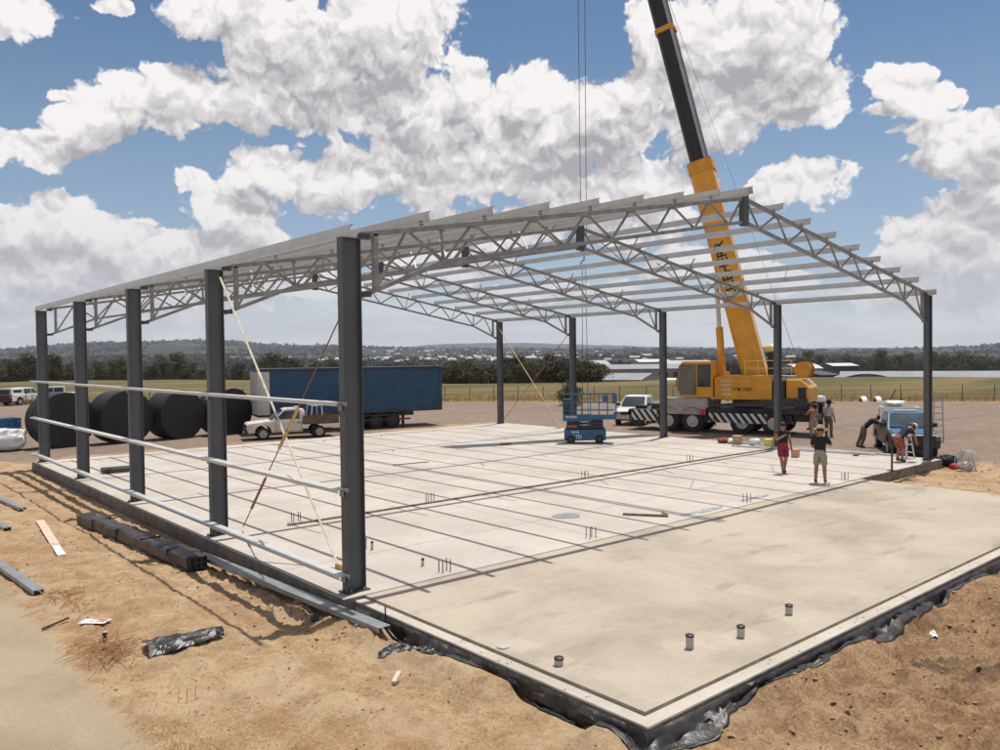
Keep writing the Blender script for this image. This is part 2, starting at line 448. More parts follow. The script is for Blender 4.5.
def sky_world():
    w = bpy.data.worlds.new('World'); sc.world = w; w.use_nodes = True
    nt = NT(w.node_tree); bg = w.node_tree.nodes['Background']
    sky = nt.node('ShaderNodeTexSky', sky_type='NISHITA')
    sky.sun_disc = False; sky.sun_elevation = math.asin(SUN_V.z); sky.sun_rotation = math.atan2(SUN_V.x, SUN_V.y)
    sky.altitude = 600; sky.air_density = 1.0; sky.dust_density = .6; sky.ozone_density = 1.0
    d = nt.node('ShaderNodeTexCoord').outputs['Generated']
    sp = nt.node('ShaderNodeSeparateXYZ'); nt.put(sp.inputs[0], d)
    az = nt.m('ARCTAN2', sp.outputs[0], sp.outputs[1]); el = nt.m('ARCSINE', sp.outputs[2])
    cb = nt.node('ShaderNodeCombineXYZ'); nt.put(cb.inputs[0], az); nt.put(cb.inputs[1], el)
    uv = cb.outputs[0]
    def angles(px, py):
        v = (fwd + rr*(px-500)/FPX - uu*(py-375)/FPX).normalized()
        return math.atan2(v.x, v.y), math.asin(v.z)
    # cumulus masses: (x, y, half width, half height), measured on the sky and turned into azimuth / elevation
    B = [(15,8,55,26),(105,3,22,10),(22,140,75,22),(95,120,60,28),(150,108,55,32),(185,82,42,40),(228,108,50,32),
         (205,18,45,26),(275,25,65,50),(345,45,80,62),(405,35,46,58),(300,98,95,38),(400,105,90,40),(470,95,48,30),
         (272,168,52,24),(340,175,75,34),(430,170,85,38),(525,92,42,30),(540,140,75,50),(605,120,62,50),(600,190,95,38),
         (642,22,22,40),(650,78,52,34),(705,50,62,62),(765,40,66,56),(805,28,42,40),(765,88,75,36),(795,108,44,20),(705,120,55,38),
         (65,212,40,26),(25,225,52,24),(105,240,60,28),(50,268,95,34),(165,258,65,32),(150,295,110,26),(235,212,46,32),(240,255,75,34),(20,300,70,26),(196,184,20,12),
         (818,182,46,24),(775,192,26,14),(893,84,30,22),(925,98,32,16),(888,112,32,10),(950,96,12,8),(935,132,46,22),(990,125,46,26),(960,158,62,18),(1010,180,34,26),
         (975,208,46,24),(935,232,46,22),(915,262,52,26),(985,255,70,36),(900,292,80,22),(985,298,70,26),(867,240,9,4),
         (500,225,75,22),(640,225,70,24),(700,262,60,18),(440,262,60,16),(330,285,90,16),(560,292,80,12),(780,280,40,12),(125,52,5,5),(60,95,16,6)]
    B = [q for q in B if q[2] > 9]
    B = [(x, y, max(a, 6), max(b_, 5)) for x, y, a, b_ in B]
    w1 = nt.noise(uv, 9.0, 5, .6, out='Color')
    warp = nt.vm('MULTIPLY', nt.vm('SUBTRACT', w1, (.5,.5,.5)), (.070,.050,0))
    uvw = nt.vm('ADD', uv, warp)
    fb = nt.noise(uvw, 14.0, 9, .62, .15)
    fbs = nt.noise(uvw, 36.0, 7, .65)
    def puff(vec):
        tot = None
        for sc_, wt in ((17.0, 1.0), (41.0, .55), (98.0, .34)):
            n = nt.node('ShaderNodeTexVoronoi', voronoi_dimensions='2D', feature='SMOOTH_F1')
            n.inputs['Scale'].default_value = sc_; n.inputs['Smoothness'].default_value = .35
            nt.put(n.inputs['Vector'], vec)
            q = nt.m('MULTIPLY', nt.m('SUBTRACT', .42, n.outputs['Distance']), wt)
            tot = q if tot is None else nt.m('ADD', tot, q)
        return tot
    w2 = nt.vm('MULTIPLY', nt.vm('SUBTRACT', nt.noise(uv, 40.0, 4, .6, out='Color'), (.5,.5,.5)), (.030,.026,0))
    pv = nt.vm('ADD', uvw, w2)
    pf0 = puff(pv)
    def field(vec):
        cur = None
        for x, y, a, b_ in B:
            u0, v0 = angles(x, y); u1, _ = angles(x+a, y); _, v1 = angles(x, y-b_)
            iu, iv = 1/max(abs(u1-u0), 1e-3), 1/max(abs(v1-v0), 1e-3)
            q = nt.vm('MULTIPLY_ADD', vec, (iu, iv, 0), (-u0*iu, -v0*iv, 0))
            r2 = nt.vm('LENGTH', q, out=1)
            if cur is None: cur = r2
            else:
                cur = nt.m('SMOOTH_MIN', cur, r2, .25)
        return cur
    r0 = field(uvw)
    # elsewhere in the sky: scattered cumulus from noise alone
    gen = nt.noise(nt.vm('MULTIPLY', uvw, (1, 1.6, 0)), 3.2, 6, .6)
    outside = nt.m('MAXIMUM', nt.ss(nt.m('ABSOLUTE', nt.m('SUBTRACT', az, .7105)), .60, .78), nt.ss(el, .46, .56))
    dens = nt.m('MULTIPLY', nt.m('SUBTRACT', 1.10, r0), 1.9)
    dens = nt.mix(outside, dens, nt.m('MULTIPLY', nt.m('SUBTRACT', gen, .5), 5.0))
    spd = nt.node('ShaderNodeSeparateColor'); nt.put(spd.inputs[0], dens)
    dens = spd.outputs[0]
    dn = nt.m('ADD', dens, nt.m('MULTIPLY', nt.m('SUBTRACT', fb, .5), 3.3))
    dn = nt.m('ADD', dn, nt.m('MULTIPLY', nt.m('SUBTRACT', fbs, .5), .9))
    dn = nt.m('ADD', dn, nt.m('MULTIPLY', pf0, 1.15))
    cover = nt.ss(dn, .03, .42)
    # body light: tops white, undersides grey.  Compare the mass overhead with the mass here
    up = nt.vm('ADD', uvw, (.012, .042, 0))
    r1 = field(up)
    fb1 = nt.noise(up, 14.0, 9, .62, .15)
    over = nt.m('ADD', nt.m('SUBTRACT', 1.12, r1), nt.m('MULTIPLY', nt.m('SUBTRACT', fb1, .5), 2.6))
    grey = nt.ss(over, -.25, 1.05)
    base = nt.ss(nt.m('SUBTRACT', 1.10, r1), -.05, .72)
    up2 = nt.vm('ADD', uvw, (.003, .010, 0))
    rel = nt.m('SUBTRACT', nt.noise(up2, 14.0, 9, .62, .15), fb)
    rel = nt.m('ADD', rel, nt.m('MULTIPLY', nt.m('SUBTRACT', nt.noise(up2, 36.0, 7, .65), fbs), .55))
    pr = nt.m('SUBTRACT', puff(nt.vm('ADD', pv, (.002, .011, 0))), pf0)
    shade = nt.m('ADD', nt.m('ADD', nt.m('MULTIPLY', grey, .42), nt.m('MULTIPLY', base, .34)), nt.m('MULTIPLY', rel, .55))
    shade = nt.m('ADD', shade, nt.m('MULTIPLY', pr, .90))
    shade = nt.m('SUBTRACT', shade, nt.m('MULTIPLY', pf0, .35))
    shade = nt.m('ADD', shade, nt.m('MULTIPLY', nt.m('SUBTRACT', fbs, .5), .3), clamp=True)
    cc = nt.mix(shade, (9.6, 9.25, 9.15), (4.1, 3.95, 4.2))
    tint = nt.m('MULTIPLY', nt.ss(el, .26, .02), .5)
    cc = nt.mix(tint, cc, (6.0, 6.0, 6.4))
    # thin layered cloud and haze towards the horizon
    st = nt.noise(nt.vm('MULTIPLY', uvw, (3.5, 26, 0)), 1.0, 6, .6)
    low = nt.ss(el, .13, .015)
    lay = nt.m('MULTIPLY', low, nt.m('ADD', .60, nt.m('MULTIPLY', st, .6)), clamp=True)
    layc = nt.mix(nt.ss(st, .35, .65), (5.6, 5.9, 6.6), (7.8, 7.75, 8.0))
    skyc = nt.vm('MULTIPLY', sky.outputs[0], SKYMUL)
    skyc = nt.mix(nt.m('MULTIPLY', nt.ss(el, .42, .02), .42), skyc, (5.2, 6.0, 7.2))
    c = nt.mix(lay, skyc, layc)
    c = nt.mix(nt.m('MULTIPLY', cover, nt.m('SUBTRACT', 1.0, nt.m('MULTIPLY', low, .45))), c, cc)
    nt.put(bg.inputs['Color'], c); bg.inputs['Strength'].default_value = .1
    w.cycles.sampling_method = 'MANUAL'; w.cycles.sample_map_resolution = 256
SKYMUL = (.58, .74, .82)
sky_world()

# ------------------------------------------------------------------ terrain
def sd_seg_field(x, y):
    return np.maximum(.80*(x-40.7)+.598*(y-51), .689*(x-40.7)+.725*(y-51))
def rect_d(x, y, x0, x1, y0, y1):
    dx = np.maximum(np.maximum(x0-x, x-x1), 0); dy = np.maximum(np.maximum(y0-y, y-y1), 0)
    inside = (x > x0) & (x < x1) & (y > y0) & (y < y1)
    return np.where(inside, -1, np.hypot(dx, dy))
BR_A = np.radians([-180, 12, 20, 33, 48, 60, 78, 180]); BR_R = np.array([210, 210, 190, 126, 126, 150, 150, 150.])
def height(x, y, detail=True):
    x = np.asarray(x, float); y = np.asarray(y, float)
    r = np.hypot(x+7.06, y+12.16); az = np.arctan2(x+7.06, y+12.16)
    br = np.interp(az, BR_A, BR_R)
    z = -.3 - 5.5*sstep(br, br+90, r) - 6.5*sstep(260, 700, r)
    d = np.minimum(rect_d(x, y, -.42, 24.8, -.37, 24.75), rect_d(x, y, -.32, 18.5, -6.72, 0))
    dirt = sstep(1.2, -1.2, np.maximum(x-26.6, y-28.0))
    left = sstep(-.2, -1.2, x)
    front = sstep(-6.3, -7.5, y)
    rise = dirt*(left*.15*sstep(.35, 2.2, d) + front*sstep(.15, 2.6, d)*(.12+.20*sstep(1, 6, x)))
    near = dirt*sstep(1.0, .25, d)*sstep(1.2, .2, rect_d(x, y, -.32, 18.5, -6.72, 0))
    z = z + rise + near*(.075 + np.clip(fbm(x*.8, y*.8, 3, 61)*.7, -.08, .09))
    if detail:
        apron = sstep(-4.2, -4.6, x)*sstep(14.5, 13, y)
        rough = dirt*(1-apron)*sstep(0, .4, d)
        b1 = fbm(x*.55, y*.55, 3, 3)*.13 + fbm(x*1.7, y*1.7, 5, 11, .62)*.10
        b2 = np.abs(fbm(x*5, y*5, 3, 23))*.09 + np.maximum(fbm(x*9, y*9, 2, 29)-.12, 0)*.16
        amt = .42 + 1.0*front*sstep(-1, 2.5, x) + .4*sstep(2.5, .4, d)
        z = z + rough*(b1*amt*.8 + b2*amt)
        z = z + apron*.02
        for rx, sd_r in ((-3.35, 1.3), (-1.95, 1.3)):
            q = x - rx - .18*np.sin(y*.22+1) - .05*np.sin(y*.9)
            inr = dirt*(1-apron)*sstep(-9, -7, y)*sstep(26, 20, y)*sstep(-.3, .3, fbm(x*.3, y*.3, 2, 71)+.25)
            z = z + inr*(-.030*np.exp(-(q/.11)**2) + .014*np.exp(-((np.abs(q)-.2)/.07)**2) + .008*np.exp(-(q/.11)**2)*np.sin(y*26))
        z = z + (1-dirt)*fbm(x*.08, y*.08, 3, 5)*.10*sstep(0, 30, r)
    z = np.where(d < -.5, -.62, z)
    return z
def axis(segs):
    out = [segs[0][0]]
    for a, b, st in segs:
        n = max(1, int(round((b-a)/st))); out += list(np.linspace(a, b, n+1)[1:])
    return np.array(out)
def far_axis(lo, hi):
    """steps growing outwards"""
    neg = []; v = lo; s_ = .6
    while v > -6200: s_ *= 1.16; v -= s_; neg.append(v)
    pos = []; v = hi; s_ = .5
    while v < 6200: s_ *= 1.10; v += s_; pos.append(v)
    return neg[::-1], pos
nx, px_ = far_axis(-9, 28)
X = np.concatenate([nx, axis([(-9, -3, .07), (-3, 1, .06), (1, 14, .085), (14, 28, .22)]), px_])
ny, py_ = far_axis(-15, 30)
Y = np.concatenate([ny, axis([(-15, -6, .075), (-6, 0, .09), (0, 10, .10), (10, 30, .22)]), py_])
def grid_mesh(name, GX, GY, GZ, material, smooth=True):
    h, w = GX.shape
    co = np.stack([GX, GY, GZ], -1).reshape(-1, 3)
    i = np.arange(h*w).reshape(h, w)
    q = np.stack([i[:-1,:-1], i[:-1,1:], i[1:,1:], i[1:,:-1]], -1).reshape(-1, 4)
    me = bpy.data.meshes.new(name)
    me.vertices.add(len(co)); me.vertices.foreach_set('co', co.ravel())
    me.loops.add(q.size); me.loops.foreach_set('vertex_index', q.ravel().astype(np.int32))
    me.polygons.add(len(q)); me.polygons.foreach_set('loop_start', (np.arange(len(q))*4).astype(np.int32))
    me.polygons.foreach_set('loop_total', np.full(len(q), 4, np.int32))
    me.polygons.foreach_set('use_smooth', np.full(len(q), smooth))
    me.update(calc_edges=True); me.validate()
    me.materials.append(material)
    o = bpy.data.objects.new(name, me); col.objects.link(o); return o
GX, GY = np.meshgrid(X, Y)
tag(grid_mesh('ground', GX, GY, height(GX, GY), M['ground']), 'tan dirt, gravel yard and dry grass paddock', None, None, 'structure')
def hz(x, y, detail=True): return float(height(np.array([x]), np.array([y]), detail)[0])

# hills: skyline heights by bearing
def az_of(px): return yaw + math.atan((px-500)/FPX)
SK1 = [(-400,14),(-100,14),(0,13),(50,17),(100,19),(220,19),(265,13.5),(350,11.5),(420,8),(500,7),(560,6),(640,4.5),(700,3),(800,1.5),(900,1.5),(960,3.5),(1000,7.5),(1100,13),(1400,14)]
SK2 = [(-400,8),(0,9),(250,13),(400,11),(450,13),(530,12.5),(600,10),(640,9),(700,6.5),(740,4.5),(800,4),(860,4.5),(940,1.5),(1000,3),(1400,6)]
a1 = np.array([az_of(p) for p, _ in SK1]); e1 = np.array([v/FPX for _, v in SK1])
a2 = np.array([az_of(p) for p, _ in SK2]); e2 = np.array([v/FPX for _, v in SK2])
def hill_z(az, r):
    x = -7+r*np.sin(az); y = -12+r*np.cos(az)
    H1 = 4+4600*np.interp(az, a1, e1)*np.cos(az-yaw); H2 = 4+6800*np.interp(az, a2, e2)*np.cos(az-yaw)
    n1 = fbm(x/900, y/900, 4, 41); n2 = fbm(x/240, y/240, 3, 51)
    k = np.clip((r-1000)/3600, 0, 1)
    z = -13 + (H1+13)*(k**1.15) + (n1*34+n2*7)*np.sin(k*PI*.93)
    z = z - np.maximum(r-4600, 0)*.05*sstep(4600, 5200, r) + n1*3*(r > 4600)
    zb = -20 + (H2+20)*sstep(5300, 6800, r) + fbm(x/700, y/700, 4, 77)*14*sstep(5400, 6200, r) + fbm(az*90, az*0, 3, 5)*5*sstep(6200, 6800, r)
    return np.where(r > 5200, np.maximum(zb, -40), z)
AZ = np.radians(np.arange(-8, 96, .13))
RR = np.concatenate([np.linspace(620, 1000, 6), np.linspace(1080, 4600, 60), np.linspace(4700, 5200, 5), np.linspace(5300, 6800, 14), np.linspace(6900, 7300, 3)])
GA, GR = np.meshgrid(AZ, RR)
HZ = hill_z(GA, GR); HZ[0, :] = -16
tag(grid_mesh('hills', -7+GR*np.sin(GA), -12+GR*np.cos(GA), HZ, M['hills']), 'low wooded hills behind the town', None, None, 'structure')

# ------------------------------------------------------------------ slabs
o = MB().box(-.4, 24.8, -.35, 24.75, -.55, 0).build('concrete_slab', M['slab'])
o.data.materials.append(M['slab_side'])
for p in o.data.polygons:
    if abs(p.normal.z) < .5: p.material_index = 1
tag(o, 'large main concrete slab under the steel frame', None, None, 'structure')
o = MB().slab_poly([(0.0, -6.4), (18.0, -6.4), (18.2, -.352), (0.0, -.352)], -.5, -.004).build('front_slab', M['slab_front'])
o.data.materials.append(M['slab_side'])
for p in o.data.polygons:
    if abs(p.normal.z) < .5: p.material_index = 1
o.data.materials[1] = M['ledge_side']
tag(o, 'tan front slab without a frame', None, None, 'structure')
led = MB()
led.box(-.20, -.002, -6.60, -.36, -.5, -.05)
led.box(-.002, 18.0, -6.60, -6.402, -.5, -.05)
o = led.build('slab_ledge', M['ledge']); tag(o, 'pale stepped rebate around the front slab', None, None, 'structure')
# formwork boards fixed along the ledge's outer face
fw = MB()
fw.box(-.218, -.202, -6.618, -.40, -.14, -.057); fw.box(-.202, 18.0, -6.618, -6.602, -.14, -.057)
tag(fw.build('formwork_board', M['slab_side']), 'weathered form boards edging the pale ledge of the front slab', 'formwork')
# mortar blobs on the ledge are part of its look
lb = MB()
for i in range(46):
    if i < 12: px0, py0 = random.uniform(-.17, -.04), random.uniform(-6.5, -.6)
    else: px0, py0 = random.uniform(0, 17), random.uniform(-6.56, -6.45)
    r_ = random.uniform(.008, .028); n = 7
    lb.add([(px0, py0, -.040)] + [(px0+r_*random.uniform(.6,1.3)*math.cos(k*2*PI/n), py0+r_*random.uniform(.6,1.3)*math.sin(k*2*PI/n), -.0495) for k in range(n)],
           [(0, 1+k, 1+(k+1) % n) for k in range(n)])
tag(lb.build('mortar_crumbs', M['slab_side'], recalc=False), 'grey mortar crumbs scattered on the ledge', None, None, 'stuff')

# black plastic hanging from the ledge
def plastic_strip(name, pts, outn, label, seed, drop=.34, w=.24):
    """draped membrane: rows go from the board edge outwards and down"""
    rnd = random.Random(seed); cols = []
    L = 0; P = [Vector(p) for p in pts]; N = [Vector(n) for n in outn]
    for k in range(len(P)-1):
        n = max(2, int((P[k+1]-P[k]).length/.07))
        for i in range(n):
            t = i/n; cols.append((P[k].lerp(P[k+1], t), N[k].lerp(N[k+1], t), L + (P[k+1]-P[k]).length*t))
        L += (P[k+1]-P[k]).length
    cols.append((P[-1], N[-1], L))
    rows = 9; verts = []
    s_ = np.array([c[2] for c in cols])
    ww = w*(.70 + 1.7*fbm(s_*.9+seed, s_*0+.3, 4, seed)) + .05
    for j in range(rows):
        t = j/(rows-1)
        cr = fbm(s_*3.2, s_*0+t*4.0, 3, seed+3)*.16
        cr2 = fbm(s_*9, s_*0+t*6.0, 2, seed+9)*.06
        for i, (p, n, _) in enumerate(cols):
            off = ww[i]*t**1.1 + (cr[i]+cr2[i])*math.sin(PI*min(t*1.1, 1))*.7
            x_, y_ = p.x+n.x*off, p.y+n.y*off
            g = hz(x_, y_) if j > 2 else -.6
            z_ = p.z - drop*(1-(1-t)**1.8) + (cr[i]*.6+cr2[i])*(t > 0)
            z_ = max(z_, g + .012 + .03*abs(cr2[i])*20*(1-t) ) if j > 2 else z_
            verts.append((x_, y_, z_))
    m_ = len(cols); f = []
    for j in range(rows-1):
        for i in range(m_-1):
            f.append((j*m_+i, j*m_+i+1, (j+1)*m_+i+1, (j+1)*m_+i))
    o = MB().add(verts, f).build(name, M['film'], smooth=True, recalc=False)
    s = o.modifiers.new('thick', 'SOLIDIFY'); s.thickness = .004
    return tag(o, label, 'plastic sheet')
plastic_strip('plastic_membrane', [(-.23, -.9, -.09), (-.23, -6.3, -.09), (-.23, -6.63, -.09), (0.2, -6.63, -.09), (5.0, -6.63, -.09), (14.5, -6.63, -.12)],
              [(-1,0,0), (-1,0,0), (-.7,-.7,0), (0,-1,0), (0,-.75,0), (0,-.6,0)], 'crumpled black plastic hanging along the outer edge of the front slab', 4)

# ------------------------------------------------------------------ steel frame of the shed
S = 6.1; W = 24.4; HC = 6.1
frame = thing('shed_frame', 'grey steel portal frame of an unfinished shed standing on the concrete slab', 'steel frame')
def column_mesh():
    b = MB(); d, w, tf, tw = .37, .175, .016, .012
    b.box(-d/2, -d/2+tf, -w/2, w/2, .025, HC); b.box(d/2-tf, d/2, -w/2, w/2, .025, HC)
    b.box(-d/2+tf, d/2-tf, -tw/2, tw/2, .025, HC)
    b.box(-d/2-.01, d/2+.01, -w/2-.01, w/2+.01, HC, HC+.015)
    return b
colm = column_mesh().build('column', M['col_steel'], frame)
bp_ = MB().box(-.24, .24, -.14, .14, .002, .024).build('base_plate', M['plate'], colm)
for sx in (-1, 1):
    for sy in (-1, 1): MB().tube((sx*.13, sy*.115, .025), (sx*.13, sy*.115, .07), .014, n=6).build('anchor_nut', M['galv_dull'], colm)
first = True
for k in range(5):
    for sx in (0, 1):
        if first: colm.location = (0, 0, 0); first = False; continue
        copy_tree(colm, frame, loc=(W*sx, S*k, 0))

TOPN = [(.30,6.20),(1.20,6.38),(1.98,6.51),(2.75,6.64),(4.35,6.91),(5.95,7.18),(7.48,7.44),(9.02,7.70),(10.56,7.96),(12.10,8.22)]
BOTN = [(.26,5.16),(.52,5.27),(2.02,5.84),(3.63,6.13),(5.26,6.41),(6.80,6.68),(8.37,6.95),(9.95,7.22),(11.46,7.48),(12.12,7.55)]
UNIT = {}
def unit(name, mk, m, parent, loc):
    if name not in UNIT: UNIT[name] = mk().build(name, M[m], parent); o = UNIT[name]
    else: o = UNIT[name].copy(); col.objects.link(o); o.parent = parent
    o.location = loc; return o
def truss(y):
    r = .045
    tb = MB()
    for sg in (0, 1):
        X_ = (lambda v: v) if sg == 0 else (lambda v: W-v)
        tb.bar((X_(.22), 0, 6.187), (X_(12.16), 0, 8.23), .09, .09)
    t = tb.build('truss', M['truss'], frame, loc=(0, y, 0))
    for sg in (0, 1):
        X_ = (lambda v: v) if sg == 0 else (lambda v: W-v)
        MB().bar((X_(2.02), 0, 5.84), (X_(12.16), 0, 7.60), .085, .085).build('bottom_chord', M['truss'], t)
        MB().bar((X_(.24), 0, 5.13), (X_(2.04), 0, 5.845), .08, .08).build('knee_brace', M['truss'], t)
        MB().bar((X_(.52), 0, 5.25), (X_(.52), 0, 6.23), .09, .09).build('end_post', M['truss'], t)
        seq = [((.55,5.29),(1.20,6.36)), ((1.20,6.36),(2.0,5.86)), ((1.98,6.50),(2.02,5.86))]
        seq += [((2.04,5.86),TOPN[3])]
        for i in range(3, 9):
            seq += [(TOPN[i], BOTN[i]), (BOTN[i], TOPN[i+1])]
        for a, b_ in seq:
            MB().tube((X_(a[0]), 0, a[1]), (X_(b_[0]), 0, b_[1]), .031, n=8).build('web_member', M['truss'], t, smooth=True)
        br = MB()
        for zc in (5.16, 6.16):
            br.box(min(X_(.21), X_(.40)), max(X_(.21), X_(.40)), -.07, .07, zc-.045, zc+.045)
            for q in (.26, .34): br.tube((X_(q), -.09, zc), (X_(q), .09, zc), .018, n=6)
        br.build('end_bracket', M['plate'], t)
        for i in (2, 3, 4, 5, 6, 7, 8): unit('gusset_plate', lambda: MB().box(-.07, .07, -.006, .006, -.10, -.02), 'truss', t, (X_(TOPN[i][0]), 0, TOPN[i][1]))
    if y > 1:
        for sg in (0, 1):
            for i in (3, 5, 7):
                bx_, bz_ = BOTN[i]; tx_ = bx_ + .3
                xa, xb = (bx_, tx_) if sg == 0 else (W-bx_, W-tx_)
                for sy in ((-1, 1) if y < 24 else (-1,)):
                    MB().bar((xa, sy*.03, bz_+.03), (xb, sy*.85, 6.187+.1711*tx_+.10), .035, .03).build('fly_brace', M['truss'], t)
    MB().box(12.2-.13, 12.2+.13, -.07, .07, 7.50, 8.36).build('ridge_plate', M['plate'], t)
    for k in range(1, 16):
        xx = 1.525*k; zz = 6.187+.1711*min(xx, W-xx)
        unit('purlin_cleat', lambda: MB().box(-.03, .03, -.035, .035, .03, .11), 'truss', t, (xx, 0, zz))
    return t
for k in range(5): truss(S*k)

def c_section(L, d, f, t=.005, lip=.02):
    """Z section along +Y: web in the XZ plane at x=0, top flange toward +X, bottom flange toward -X"""
    b = MB()
    b.box(0, t, 0, L, 0, d); b.box(-f, 0, 0, L, 0, t); b.box(t, f, 0, L, d-t, d)
    b.box(f-t, f, 0, L, d-lip, d-t); b.box(-f, -f+t, 0, L, t, lip)
    return b
pur = None
for k in range(17):
    xx = 1.525*k
    zz = 6.187+.1711*min(xx, W-xx)+.055
    sl = math.atan(.1711)*(1 if xx > 12.2 else -1)
    if k == 0: xx, zz = -.13, 6.105
    if k == 16: xx, zz = W+.05, 6.13
    if pur is None:
        pur = c_section(25.1, .20, .055, lip=.016).build('purlin', M['galv'], frame); p_ = pur
    else:
        p_ = pur.copy(); col.objects.link(p_); p_.parent = frame
    p_.location = (xx, -.28, zz)
    p_.rotation_euler = (0, sl if k not in (0, 16) else 0, 0)
p_ = pur.copy(); col.objects.link(p_); p_.parent = frame; p_.location = (12.0, -.28, 8.25); p_.rotation_euler = (0, -.17, 0)
# light bridging rods between purlins
for y_ in (S*.5, S*2.5, S*3.5):
    for k in (10, 13):
        x0, x1 = 1.525*k, 1.525*(k+1)
        z0 = 6.187+.1711*(W-x0)+.12; z1 = 6.187+.1711*(W-x1)+.12
        MB().tube((x0, y_, z0), (x1, y_+1.0, z1), .012, n=5).build('bridging_rod', M['galv_dull'], frame)
# wall girts on the left side: channels lying with their web up
gb = MB(); t = .005
gb.box(-.2, 0, 0, 24.95, .055, .06); gb.box(-.2, -.195, 0, 24.95, 0, .055); gb.box(-.005, 0, 0, 24.95, 0, .055)
gb.box(-.195, -.175, 0, 24.95, 0, .005); gb.box(-.025, -.005, 0, 24.95, 0, .005)
g = gb.build('girt', M['galv'], frame, loc=(-.215, -.22, .30))
for z_ in (1.77, 3.24):
    c = g.copy(); col.objects.link(c); c.parent = frame; c.location = (-.215, -.22, z_)
for k in range(5):
    for z_ in (.30, 1.77, 3.24):
        MB().box(-.235, -.206, S*k-.05, S*k+.05, z_-.10, z_+.052).build('girt_cleat', M['galv_dull'], frame)
# temporary braces
b = MB().bar((.1, 6.0, 5.95), (.54, 1.54, .06), .05, .012).build('brace_strap', M['strap'], frame)
pts = [Vector((.1, .1, 5.2)), Vector((1.17-.6, 8.68-2.6, .1))]
b = MB().tube(pts[0], pts[1], .014, n=6).build('brace_chain', M['rust'], frame)
d_ = pts[1]-pts[0]
b2 = MB().bar(pts[0]+d_*.42, pts[0]+d_*.60, .05, .04); b2.build('turnbuckle', M['strap_yellow'], b)
MB().bar(pts[0]+d_*.74, pts[0]+d_*.90, .045, .04).build('turnbuckle', M['rust'], b)
MB().bar((.54, 1.54, .05), (.62, 1.25, .05), .16, .10).build('brace_shoe', M['strap_yellow'], frame)
MB().bar((W-.1, 4*S, 5.8), (W-.6, 3*S+.3, .08), .05, .012).build('brace_strap', M['strap_yellow'], frame)
MB().tube((W-.1, 3*S, 5.4), (W-.1, 4*S-.2, .1), .016, n=6).build('brace_chain', M['rust'], frame)

# ------------------------------------------------------------------ things on the slab
tag(MB().box(1.6, 23.6, 5.82, 5.92, .001, .035).build('timber_strip', M['timber']), 'long brown timber strip laid across the main slab', 'timber strip')
def stub(loc, h, label, cap=True, r=.055):
    t = thing('pipe_stub', label, 'pipe', loc, 0, 'pipe stubs rising from the slabs'); h *= .78
    MB().lathe([(r, 0), (r, h), (r*.86, h), (r*.86, h-.02)], 16).build('pipe', M['pvc'], t, smooth=True)
    if cap: MB().lathe([(0.001, h-.012), (r*.85, h-.012), (r*1.08, h-.004), (r*1.08, h+.022), (r*.8, h+.03), (.001, h+.03)], 16).build('cap', M['black'], t, smooth=True)
    return t
stub((.25, -4.77, 0), .10, 'short capped pipe stub closest to the left edge of the front slab', r=.06)
stub((2.0, -5.56, 0), .21, 'tall capped pipe stub, second from the left in the row of four')
stub((2.89, -5.79, 0), .18, 'capped pipe stub, third in the row of four on the front slab')
stub((4.31, -5.73, 0), .16, 'capped pipe stub at the right end of the row of four')
stub((1.82, .53, 0), .16, 'thin dark capped stub behind the nearest column, beside the anchor bolts', r=.03)
stub((1.79, 2.33, 0), .20, 'thinner of the paired stubs near the nearest column', r=.028)
stub((1.72, 2.48, 0), .26, 'taller of the paired stubs near the nearest column', r=.028)
tag(MB().lathe([(.085, 0), (.085, .018), (.05, .028), (.001, .028)], 18).build('floor_cap', M['pvc'], loc=(.13, -3.79, -.003)), 'flat grey round cap in the front slab near its left edge', 'cap')
def bolts(loc, label):
    t = thing('anchor_bolts', label, 'anchor bolts', loc, 0, 'clusters of upright anchor bolts')
    for sx in (-1, 1):
        for sy in (-1, 1): MB().tube((sx*.09, sy*.06, 0), (sx*.09, sy*.06, .24), .010, n=6).build('bolt', M['chassis'], t)
for (x_, y_, l_) in ((1.87, -.11, 'anchor bolts beside the thin stub, nearest cluster to the big column'), (5.94, 6.02, 'anchor bolts behind the brown timber strip, second cluster from its near end'),
                     (5.92, -.09, 'anchor bolts by the slab joint in front of the broken timber'), (12.18, 5.97, 'anchor bolts against the timber strip in the middle of the slab'),
                     (12.13, -.09, 'anchor bolts at the joint right of the grey film patch'), (1.95, 6.14, 'anchor bolts near the left end of the timber strip'),
                     (18.03, 6.05, 'anchor bolts at the far right part of the timber strip'), (17.62, -.14, 'anchor bolts near the man in the straw hat')):
    bolts((x_, y_, 0), l_)
tag(MB().tube((0, 0, -.1), (0, 0, .22), .012, n=6).build('steel_peg', M['black'], loc=(-.24, -1.36, -.125)), 'thin black peg standing in the ledge near the big column', 'peg')
t = thing('broken_timber', 'brown timber plank with a splintered end on the main slab', 'timber', (8.38, 1.09, 0), math.atan2(-.94, .6))
MB().box(0, 1.12, -.045, .045, .002, .05).build('plank', M['timber'], t)
MB().bar((1.08, 0, .06), (.93, .42, .05), .05, .03).build('splinter', M['timber'], t)
tag(MB().box(0, .5, -.09, .09, .002, .07).build('timber_block', M['timber'], loc=(23.6, 2.35, 0), rz=.3), 'brown timber offcut on the slab behind the man in the straw hat', 'timber')
tag(MB().box(0, .55, -.05, .05, .002, .07).build('timber_block', M['rust'], loc=(16.6, 15.4, 0), rz=-.2), 'small reddish offcut alone at the far side of the slab', 'timber')
tag(MB().box(0, 1.5, -.02, .02, .002, .03).build('timber_batten', M['timber'], loc=(9.4, 13.2, 0), rz=-.15), 'thin dark batten lying on the slab beyond the nearest column', 'timber')
